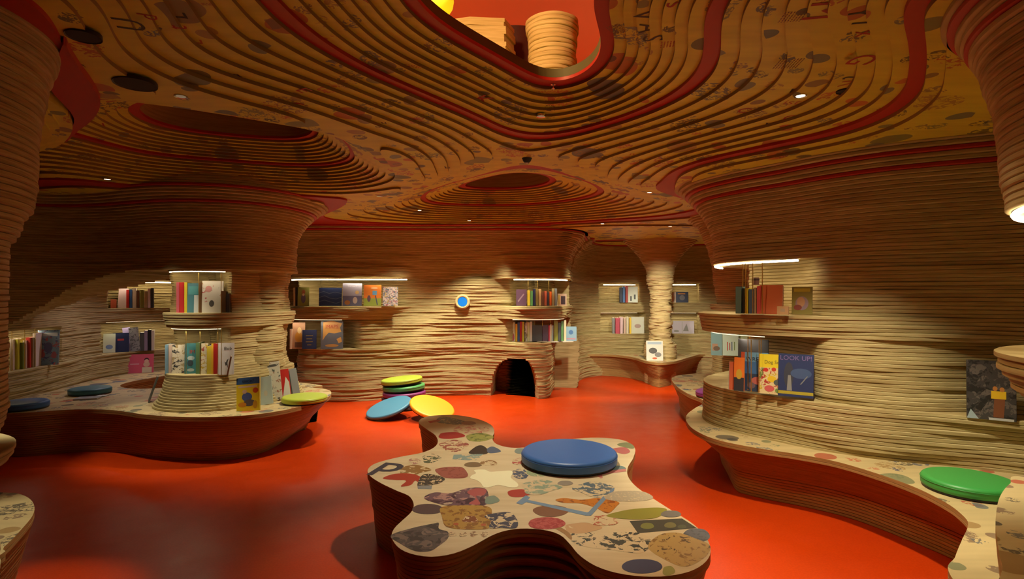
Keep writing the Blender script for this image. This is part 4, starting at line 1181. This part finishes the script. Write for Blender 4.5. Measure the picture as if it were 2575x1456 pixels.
row('shelf above the round counter', [(1311, 26, 41, 'c', 'purple', dict(art=[('p', [(.2, .2), (.8, .7), (.7, .75), (.15, .3)], (.3, .2, .25))]))] + spines(1326, 1402, 33, 44, ['yellow', 'green', 'navy', 'olive', 'tan', 'brown', 'salmon', 'dark grey', 'orange', 'tan', 'grey', 'blue'], 6, 7.5) + [(1414, 22, 30, 'c', 'cream', dict(art=[R_(.35, .1, .5, .7, (.08, .06, .08)), R_(.05, .1, .2, .8, (.7, .6, .15))]))],
    1.284, 7.44, 7.5, 1298, 1426)
row('round counter', [(1289, 13, 50, 'c', 'white', dict(art=[E_(.6, .25, .25, .2, (.55, .12, .2))]))] + spines(1296, 1318, 46, 52, ['yellow', 'blue', 'red', 'yellow'], 5, 6) + spines(1319, 1338, 48, 54, ['white', 'cream', 'white'], 6, 7) + [(1351, 24, 42, 'c', 'dark grey'), (1371, 14, 42, 'c', 'purple')] + spines(1379, 1392, 40, 44, ['pink', 'cream', 'grey'], 4, 5) + [(1398, 10, 62, 's', 'olive'), (1407, 7, 48, 's', 'dark grey'), (1414, 6, 52, 's', 'green'), (1421, 6, 54, 's', 'cream'), (1436, 28, 36, 'c', 'light blue', dict(dd=.12, art=[E_(.5, .6, .2, .16, (.08, .2, .45)), R_(.1, .1, .8, .1, (.5, .3, .4))]))],
    .762, 7.86, 7.98, 1282, 1450)
for i, (px, d) in enumerate([(1365, 7.80), (1392, 7.78), (1430, 7.82)]):
    X, Y = A(px, d); book(['white booklet lying flat on the round counter below the dark grey books', 'white booklet lying flat at the middle of the round counter rim', 'white booklet lying flat at the right end of the round counter'][i], (X, Y + .05, .768), .16, .10, .010, PAL['white'], .1 * i, flat=True)
# -- alcove
row('upper niche left of pale column', [(1562, 7, 38, 's', 'navy'), (1569, 6, 40, 's', 'blue'), (1576, 6, 42, 's', 'red'), (1592, 24, 40, 'c', 'white', dict(art=[R_(.2, .1, .18, .3, K_), R_(.6, .2, .18, .3, K_)]))], 1.302, 9.94, 9.98, 1558, 1606)
row('lower niche left of pale column', [(1543, 6, 40, 's', 'grey'), (1553, 11, 40, 's', 'pink'), (1563, 7, 42, 's', 'white'), (1571, 6, 40, 's', 'cream'), (1578, 6, 42, 's', 'white'), (1585, 5, 40, 's', 'yellow'), (1604, 32, 42, 'c', 'white', dict(art=[E_(.5, .45, .25, .12, (.4, .28, .25))]))], .745, 9.94, 9.98, 1540, 1622)
row('upper niche right of pale column', [(1695, 10, 26, 'c', 'white'), (1716, 30, 27, 'c', 'navy', dict(label='small navy book with a pale moon in the alcove niche', art=[E_(.5, .45, .22, .25, (.16, .16, .2)), R_(.15, .76, .6, .12, (.5, .2, .04))]))], 1.302, 9.98, 9.94, 1690, 1732)
row('lower niche right of pale column', [(1718, 54, 32, 'c', 'white', dict(label='wide white landscape book with grey sketches in the alcove niche', art=[('p', [(.5, .2), (.75, .2), (.66, .8)], (.3, .3, .3)), E_(.2, .2, .12, .08, (.3, .3, .3)), R_(.45, .05, .03, .9, (.5, .5, .5))]))], .745, 9.96, 9.94, 1690, 1746)
X, Y = P(1646, 907, .4); book('white comic book standing on the alcove bench before the column', (X, Y - .01, .401), 41 * Y / FPX, 50 * Y / FPX, .014, PAL['white'], -.1, -.12, 0, [R_(.08, .82, .84, .12, (.4, .5, .6)), E_(.4, .5, .25, .15, (.12, .12, .12)), E_(.7, .3, .2, .12, (.25, .25, .25)), E_(.5, .12, .15, .05, (.6, .15, .08))])
# -- right wall, rear shelf
row('rear shelf behind right nose', [(1803, 26, 58, 'c', 'light blue', dict(art=[R_(.1, .2, .5, .3, (.5, .3, .2)), E_(.5, .3, .3, .1, (.2, .14, .1))])), (1836, 42, 62, 'c', 'white', dict(art=[R_(.35, .2, .05, .35, (.5, .06, .05)), R_(.48, .22, .05, .3, (.5, .06, .05)), R_(.6, .2, .05, .36, (.1, .12, .2)), R_(.74, .22, .05, .34, (.2, .3, .1))])), (1868, 24, 56, 'c', 'cream', dict(dd=.03)), (1892, 9, 56, 's', 'yellow'), (1902, 8, 54, 's', 'white'), (1911, 8, 54, 's', 'yellow'), (1919, 7, 40, 's', 'brown')],
    .77, 6.02, 5.9, 1790, 1920, yaw=-.3)
# -- right wall, nose
row('upper shelf of right nose', [(1857, 18, 68, 's', 'teal', dict(spine=(.10, .2, .24))), (1869, 6, 64, 's', 'black'), (1877, 9, 64, 's', 'yellow'), (1889, 15, 62, 's', 'blue', dict(spine=(.07, .14, .34))), (1899, 6, 66, 's', 'cream'), (1908, 11, 70, 's', 'pink'), (1941, 54, 73, 'c', 'salmon', dict(desc='large salmon red clothbound book', t=.035)), (1971, 26, 20, 'c', 'tan', dict(desc='small tan box-like book', t=.03, dd=-.03, art=[R_(.3, .3, .4, .4, (.4, .3, .2))])), (2019, 46, 70, 'c', 'olive', dict(desc='green illustrated book with a seated figure', art=[R_(.1, .82, .8, .12, (.5, .4, .04)), E_(.5, .4, .32, .25, (.30, .22, .28)), E_(.45, .45, .2, .18, (.5, .28, .16)), E_(.3, .25, .2, .1, (.25, .06, .05))]))],
    1.282, 3.98, 3.72, 1848, 2045, yaw=-.62)
row('lower shelf of right nose', [(1845, 20, 70, 'c', 'salmon', dict(dd=.03, spine=(.3, .3, .35))), (1860, 24, 84, 'c', 'orange', dict(dd=.0, art=[R_(0, .0, 1, .4, (.04, .04, .05)), E_(.5, .5, .3, .15, (.6, .4, .05))])), (1898, 64, 98, 'c', 'blue', dict(dd=.035, desc='blue diving book with red spine titled WRECK', spine=(.60, .10, .04), art=[R_(0, 0, .14, 1, (.60, .10, .04)), R_(.14, .76, .86, .24, (.16, .36, .56)), T_('WRECK', .58, .82, .15, (.02, .03, .07)), R_(.14, 0, .86, .45, (.03, .05, .1)), E_(.65, .28, .25, .1, (.45, .12, .10)), E_(.4, .15, .15, .08, (.15, .1, .12))])),
     (1940, 58, 100, 'c', 'yellow', dict(dd=-.01, desc='yellow vegetable book with coloured fruits', mat=speckle('veg', (.72, .60, .32), [(.62, .45, .02), (.45, .05, .04), (.15, .22, .05)], 26, .56), art=[R_(0, .66, 1, .34, (.80, .64, .03)), T_('Dog Sch', .58, .80, .12, (.22, .2, .04)), E_(.3, .6, .1, .05, (.6, .04, .03)), E_(.62, .62, .09, .05, (.6, .06, .03)), E_(.55, .38, .18, .08, (.75, .52, .03)), E_(.75, .3, .13, .07, (.1, .12, .12)), E_(.45, .14, .2, .08, (.6, .12, .12)), E_(.8, .1, .12, .06, (.2, .3, .08))])),
     (2003, 80, 108, 'c', 'navy', dict(dd=-.03, desc='big dark blue stargazing book titled LOOK UP', t=.02, art=[R_(0, 0, 1, 1, (.03, .045, .13)), T_('LOOK UP!', .5, .90, .15, (.22, .16, .38)), R_(0, .06, 1, .07, (.42, .36, .04)), E_(.3, .5, .14, .3, (.05, .055, .08)), E_(.65, .55, .3, .12, (.06, .10, .22)), ('p', [(.25, .14), (.4, .14), (.36, .5), (.28, .5)], (.25, .26, .26)), ('p', [(.62, .3), (.66, .3), (.85, .5), (.82, .5)], (.2, .22, .24))]))],
    .727, 4.02, 3.70, 1835, 2045, yaw=-.62)
X, Y = A(1893, 4.12); book('dark cover standing behind the titled books on the lower nose shelf', (X, Y, .727), .21, .36, .014, PAL['dark grey'], -.62, -.05)
X, Y = A(1900, 3.93); o = empty('small_box', (X, Y, 1.282 + .205)); tag(o, 'small striped box standing on top of the books on the right nose', 'box')
mb = MB(); mb.box(-.018, .018, -.018, .018, 0, .05); c = mb.build('body', solid((.35, .25, .3)), o); mb = MB(); mb.box(-.019, .019, -.019, .019, .03, .04); mb.build('band', solid((.10, .08, .14)), c)
X, Y = A(2492, 3.17); book('dark woodland picture book with a yellow house in the right bay niche', (X, Y, .702), .215, .335, .03, (.05, .045, .045), -.62, -.07, 0,
     [R_(0, 0, 1, 1, speckle('wood', (.055, .05, .05), [(.13, .11, .10), (.02, .02, .02)], 40, .5)), R_(.5, .36, .30, .13, (.75, .48, .02)), ('p', [(.56, .36), (.78, .36), (.75, .05), (.54, .05)], (.20, .07, .03)), E_(.58, .53, .05, .04, (.5, .2, .05)), E_(.72, .52, .05, .04, (.5, .2, .05)), ('p', [(0, .0), (.25, .0), (.08, .16)], (.35, .45, .5)), R_(.45, .0, .5, .04, (.5, .5, .5))])

# brass rods that keep the books in place
def rods(label, pts, z0, z1, group):
    for i, (px, d) in enumerate(sorted(pts)):
        X, Y = A(px, d)
        o = empty('brass_rod', (X, Y, z0)); tag(o, label + ', %s from left' % ORD[i], 'rod', group)
        mb = MB(); mb.tube([(0, 0, .001), (0, 0, z1 - z0)], .0028, 6); mb.build('shaft', M['brass'], o, 60)
        mb = MB(); mb.lathe([(.001, 0), (.007, 0), (.007, .004), (.001, .004)], 10); mb.build('foot_flange', M['brass'], o, 60)
rods('thin brass rod in the upper niche of the right nose', [(1868, 3.96), (1875, 3.94), (1893, 3.90), (1917, 3.86)], 1.284, 1.64, 'brass rods of the upper nose niche')
rods('thin brass rod in the lower niche of the right nose', [(1881, 3.99), (1889, 3.90), (1909, 3.88), (1914, 3.95)], .738, 1.10, 'brass rods of the lower nose niche')
rods('thin brass rod in the lower niche of the left pillar', [(468, 4.99), (503, 4.98), (548, 4.96), (557, 4.96)], .704, 1.12, 'brass rods of the lower pillar niche')
rods('thin brass rod in the upper niche of the left pillar', [(556, 4.99), (500, 5.02)], 1.254, 1.62, 'brass rods of the upper pillar niche')
rods('thin brass rod over the round counter books', [(1345, 7.95), (1364, 7.95), (1385, 7.95), (1305, 7.95)], .762, 1.11, 'brass rods over the round counter')
rods('thin brass rod in the upper niche above the round counter', [(1328, 7.5), (1352, 7.5), (1380, 7.5)], 1.284, 1.62, 'brass rods above the round counter')
rods('thin brass rod in the niche at the far left', [(30, 5.42), (62, 5.55), (88, 5.7)], .684, 1.08, 'brass rods at the far left')

# blue porthole in the back wall
fs = U(fb, 1163, 7.45); pz = 1.335
X, Y = A(1163, 7.40 - float(off_back(fb.s, pz)[np.argmin(abs(fb.s - fs))]) - .02)
o = empty('porthole', (X, Y, pz)); tag(o, 'small round blue porthole in the middle of the back wall', 'porthole')
o.rotation_euler = (math.pi / 2, 0, 0)
mb = MB(); mb.lathe([(.067, .0), (.070, .010), (.085, .016), (.10, .006), (.10, -.14), (.067, -.14)], 40); mb.build('frame', M['ply_pale'], o, 50)
mb = MB(); mb.lathe([(.001, .006), (.066, .006), (.066, -.02), (.001, -.02)], 40); mb.build('blue_glass', plain('blue_glass', (.01, .16, .62), .3, 0, .22, (.0, .20, .75)), o, 50)

# ================================================================== prints on the seat island (flat printed pictures on the birch face)
BIR = (.70, .56, .34)
def zpt(zx, zy): return P(880 + zx / 2.682, 1000 + zy / 2.682, SEAT_Z)
_pn = [0]
def decal(pts, mat, parent=island, name='print', z=SEAT_Z):
    _pn[0] += 1
    zz = z + .0004 + (_pn[0] % 40) * .00002
    v = [(p[0], p[1], zz) for p in pts]
    if area(np.array(pts)) < 0: v.reverse()
    return mesh_obj(name, v, [tuple(range(len(v)))], mat, parent)
def sk(name, ink, thr=.5, sc=22): return speckle('sk_' + name, BIR, [ink], sc, thr)
def E2(cx, cy, rx, ry, mat, wob=.06, seed=0): decal([zpt(*p) for p in ell(cx, cy, rx, ry, 28, wob, seed)], mat)
def P2(pts, mat): decal([zpt(*p) for p in resample(pts, 12, True)[0]], mat)
def Q2(pts, mat): decal([zpt(*p) for p in pts], mat)
ink = lambda *c: solid(c, .5)
E2(680, 255, 88, 24, ink(.42, .025, .03), .12, 1)
E2(870, 268, 92, 28, speckle('melon', (.34, .36, .10), [(.14, .18, .05)], 18), .08, 2)
E2(700, 325, 95, 36, sk('a', (.35, .10, .08)), .15, 3)
P2([(800, 370), (850, 330), (890, 322), (925, 345), (930, 375), (880, 385), (820, 380)], ink(.045, .035, .03))
P2([(925, 345), (965, 330), (1020, 362), (960, 375), (930, 370)], ink(.10, .14, .22))
Q2([(700, 385), (900, 380), (850, 425), (690, 418)], sk('b', (.25, .36, .34), .45))
E2(545, 412, 62, 30, sk('c', (.10, .13, .08)), .2, 2)
E2(430, 430, 45, 22, sk('d', (.5, .25, .2)), .1, 1)
P2([(575, 485), (640, 470), (745, 468), (780, 490), (795, 530), (740, 545), (640, 540), (590, 510)], speckle('rose', (.36, .11, .09), [(.26, .06, .05)], 25))
E2(830, 452, 60, 18, ink(.22, .15, .08)); E2(935, 440, 58, 20, sk('e', (.32, .18, .08)), .1)
E2(1150, 515, 62, 32, sk('f', (.09, .12, .18), .46, 30), .1, 4)
E2(1290, 502, 110, 28, sk('g', (.36, .42, .24), .4), .1, 2)
E2(420, 490, 105, 32, sk('h', (.30, .16, .05), .42), .25, 2)
P2([(220, 545), (300, 515), (420, 515), (490, 545), (470, 575), (440, 560), (410, 590), (340, 600), (380, 560), (300, 555)], ink(.42, .04, .02))
P2([(455, 600), (480, 530), (540, 515), (640, 545), (600, 580), (520, 595)], sk('i', (.05, .05, .045), .44, 40))
Q2([(455, 595), (555, 592), (550, 618), (458, 616)], ink(.26, .27, .27))
E2(1140, 645, 82, 26, ink(.42, .035, .02), .08, 2)
P2([(500, 680), (570, 640), (680, 645), (800, 610), (920, 620), (920, 720), (800, 735), (640, 725)], speckle('beast', (.16, .09, .12), [(.42, .24, .22), (.06, .03, .05), (.5, .4, .3)], 22, .5))
P2([(790, 640), (850, 612), (920, 622), (900, 660), (850, 665), (880, 720), (800, 715), (850, 680)], ink(.42, .09, .09))
E2(955, 690, 48, 30, ink(.20, .28, .22), .15, 1)
E2(525, 752, 105, 36, ink(.085, .05, .055), .04)
P2([(610, 745), (700, 728), (930, 735), (955, 800), (940, 880), (780, 890), (650, 870), (620, 800)], speckle('plaid', (.46, .27, .06), [(.28, .13, .03)], 20, .55))
E2(810, 820, 50, 28, sk('j', (.25, .08, .03), .45, 40), .2); E2(715, 853, 18, 9, ink(.45, .10, .03)); E2(900, 858, 18, 9, ink(.45, .10, .03))
P2([(905, 800), (980, 780), (1080, 775), (1130, 830), (1120, 880), (1020, 880), (940, 880), (950, 830)], sk('k', (.05, .06, .10), .48, 30))
E2(1355, 765, 122, 38, ink(.22, .085, .03), .05, 3)
E2(1325, 848, 125, 42, speckle('brickred', (.50, .09, .08), [(.38, .03, .03)], 45, .5), .04, 1)
Q2([(1120, 712), (1185, 660), (1215, 672), (1200, 690), (1600, 775), (1640, 760), (1600, 797), (1560, 790), (1190, 705), (1160, 722)], ink(.17, .28, .42))
P2([(1385, 690), (1450, 678), (1560, 690), (1680, 678), (1810, 705), (1800, 730), (1740, 780), (1660, 745), (1560, 715), (1440, 710)], speckle('tiger', (.58, .20, .02), [(.30, .08, .01)], 30, .56))
Q2([(1585, 797), (1755, 618), (1785, 608), (1780, 628), (1625, 797)], ink(.17, .26, .38))
E2(1280, 605, 130, 46, sk('l', (.30, .38, .27), .5), .2, 2); E2(1650, 620, 130, 46, sk('m', (.12, .17, .20), .5, 26), .2, 4)
E2(1452, 577, 52, 17, ink(.30, .25, .19), .08); E2(1880, 665, 160, 40, sk('n', (.48, .40, .28), .4, 60), .1)
E2(1712, 830, 95, 40, sk('o', (.45, .12, .06), .56, 34), .1)
P2([(1728, 800), (1850, 762), (2000, 745), (2110, 745), (2135, 765), (2060, 812), (1900, 822)], ink(.28, .25, .02))
E2(2165, 785, 68, 24, ink(.17, .15, .13))
Q2([(1885, 832), (2240, 815), (2340, 880), (1942, 915)], ink(.055, .05, .03))
E2(2005, 865, 45, 22, ink(.20, .20, .04)); E2(2160, 860, 40, 20, ink(.18, .16, .05)); E2(2240, 870, 30, 14, ink(.10, .10, .05))
P2([(275, 930), (420, 880), (560, 850), (600, 845), (600, 885), (660, 905), (660, 950), (600, 1000), (540, 1035), (440, 1035), (340, 985)], speckle('machine', (.10, .09, .09), [(.045, .045, .05), (.2, .16, .14)], 26, .5))
P2([(1480, 945), (1560, 890), (1700, 930), (1780, 910), (1960, 915), (2050, 985), (2000, 1030), (1940, 1050), (1780, 1030), (1560, 1000)], sk('p', (.05, .06, .05), .52, 26))
E2(2335, 930, 92, 50, speckle('slate', (.13, .14, .17), [(.08, .09, .11)], 50), .05)
P2([(2010, 1010), (2080, 930), (2200, 910), (2330, 950), (2430, 1000), (2390, 1080), (2260, 1140), (2120, 1090)], speckle('gold', (.52, .34, .11), [(.28, .15, .04), (.12, .07, .03)], 30, .58))
E2(1970, 1138, 137, 50, ink(.045, .05, .13), .02); E2(2148, 1168, 42, 34, ink(.34, .34, .08), .1, 1)
E2(1560, 880, 125, 35, sk('q', (.58, .36, .18), .4, 12), .15, 2); P2([(1345, 868), (1420, 875), (1490, 925), (1496, 960), (1478, 950), (1440, 915), (1390, 888)], ink(.34, .17, .04))
for i in range(4): E2(690 + i * 72, 922, 26, 18, sk('r%d' % i, (.30, .18, .10), .5, 60), .15, i)
P2([(580, 160), (610, 130), (680, 135), (800, 165), (850, 175), (720, 182), (630, 175)], sk('s', (.09, .10, .11), .42, 40)); Q2([(525, 160), (600, 148), (610, 158), (540, 172)], ink(.45, .05, .03))
E2(820, 212, 120, 32, sk('t', (.55, .16, .13), .55, 26), .1); E2(800, 172, 50, 14, ink(.36, .20, .13))
E2(1800, 478, 62, 20, ink(.16, .24, .23)); Q2([(1640, 505), (1860, 480), (1864, 497), (1700, 520), (1705, 542), (1690, 545)], ink(.55, .20, .17)); P2([(1760, 350), (1850, 335), (1890, 365), (1840, 380)], ink(.50, .15, .14)); P2([(1800, 318), (1870, 302), (1918, 330), (1900, 345)], ink(.24, .26, .13))
E2(1150, 360, 40, 20, ink(.24, .30, .26)); E2(1140, 430, 45, 26, sk('u', (.5, .12, .1)), .1)
# pool of light painted as a pale star-shaped patch
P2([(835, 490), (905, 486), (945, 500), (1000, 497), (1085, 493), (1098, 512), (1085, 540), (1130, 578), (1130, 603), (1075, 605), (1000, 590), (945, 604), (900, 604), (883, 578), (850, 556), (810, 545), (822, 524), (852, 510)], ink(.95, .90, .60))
_pn[0] = 0

def letter(ch, px, py, wpx, ang, col, k=None):
    x, y, z, kk = ceil_at(px, py)
    me = text_mesh(ch, wpx * y / FPX * 2.1, bold=.0)
    me.materials.append(solid(col, .6))
    o = bpy.data.objects.new('printed_letter', me); COL.objects.link(o); o.parent = ceiling
    o.location = (x, y, z - .0012); o.rotation_euler = (math.pi, 0, math.radians(ang))
    return o
def type_block(px, py, w, h, ang, n, col):
    x, y, z, kk = ceil_at(px, py)
    o = MB(); W, H = w * y / FPX, h * y / FPX
    for i in range(n):
        yy = -H / 2 + H * (i + .5) / n
        xx = -W / 2
        while xx < W / 2:
            l = random.uniform(.006, .018)
            o.add([(xx, yy - H / n * .22, 0), (min(xx + l, W / 2), yy - H / n * .22, 0), (min(xx + l, W / 2), yy + H / n * .22, 0), (xx, yy + H / n * .22, 0)], [(0, 1, 2, 3)])
            xx += l + .005
    b = o.build('printed_text_lines', solid(col, .6), ceiling)
    b.location = (x, y, z - .0012); b.rotation_euler = (math.pi, 0, math.radians(ang))
RD, DK, OR = (.36, .02, .012), (.04, .028, .018), (.46, .13, .03)
for (ch, px, py, w, an, c) in [('M', 2070, 26, 62, 80, RD), ('Y', 2160, 32, 38, 70, DK), ('T', 2168, 57, 38, 80, DK), ('x', 2176, 82, 34, 60, RD), ('G', 2166, 150, 44, 95, RD), ('t', 2145, 195, 34, 95, DK), ('R', 2136, 209, 34, 80, OR), ('w', 2005, 227, 28, 10, DK), ('ist', 1992, 257, 22, 0, OR), ('O', 1989, 296, 24, 0, RD), ('X', 1925, 316, 26, 20, DK),
        ('d', 374, 42, 30, -70, RD), ('L', 446, 38, 34, -75, DK), ('t', 447, 68, 34, -80, RD), ('L', 489, 103, 28, -70, OR), ('a', 595, 188, 20, 0, DK), ('E', 762, 227, 26, 60, RD), ('C', 745, 266, 30, 20, RD), ('O', 843, 250, 16, 0, OR), ('K', 1215, 250, 34, 40, RD), ('L', 1256, 272, 14, 0, DK),
        ('V', 1618, 38, 40, 75, DK), ('A', 1630, 70, 36, 80, DK), ('S', 1640, 96, 36, 80, DK), ('s', 1700, 10, 36, 70, RD), ('N', 246, 312, 20, 30, RD), ('C', 1870, 278, 22, 10, RD), ('b', 1125, 421, 16, 0, DK), ('B', 1003, 313, 14, 0, OR), ('u', 965, 308, 14, 0, DK), ('o', 950, 318, 14, 0, DK), ('5', 1797, 326, 12, 0, RD), ('8', 1575, 396, 16, 20, OR), ('n', 1590, 387, 14, 0, OR), ('U', 330, 62, 46, -70, DK), ('i', 640, 60, 18, 40, OR)]:
    letter(ch, px, py, w, an, c)
type_block(1993, 42, 54, 58, 84, 8, (.20, .10, .04)); type_block(1982, 160, 60, 62, 84, 9, (.20, .10, .04)); type_block(1550, 73, 36, 52, -35, 9, (.20, .09, .04)); type_block(1330, 235, 90, 14, -22, 2, (.4, .07, .02)); type_block(1000, 160, 120, 16, 22, 2, (.4, .09, .02)); type_block(1690, 110, 34, 60, 80, 8, (.42, .10, .03)); type_block(520, 10, 26, 12, 0, 3, (.35, .08, .03))
# letter on the island
me = text_mesh('p', .34, bold=.004); me.materials.append(solid((.045, .045, .07), .5))
o = bpy.data.objects.new('printed_letter', me); COL.objects.link(o); o.parent = island
x, y = zpt(285, 462); o.location = (x, y, SEAT_Z + .0013); o.rotation_euler = (0, 0, -.25)
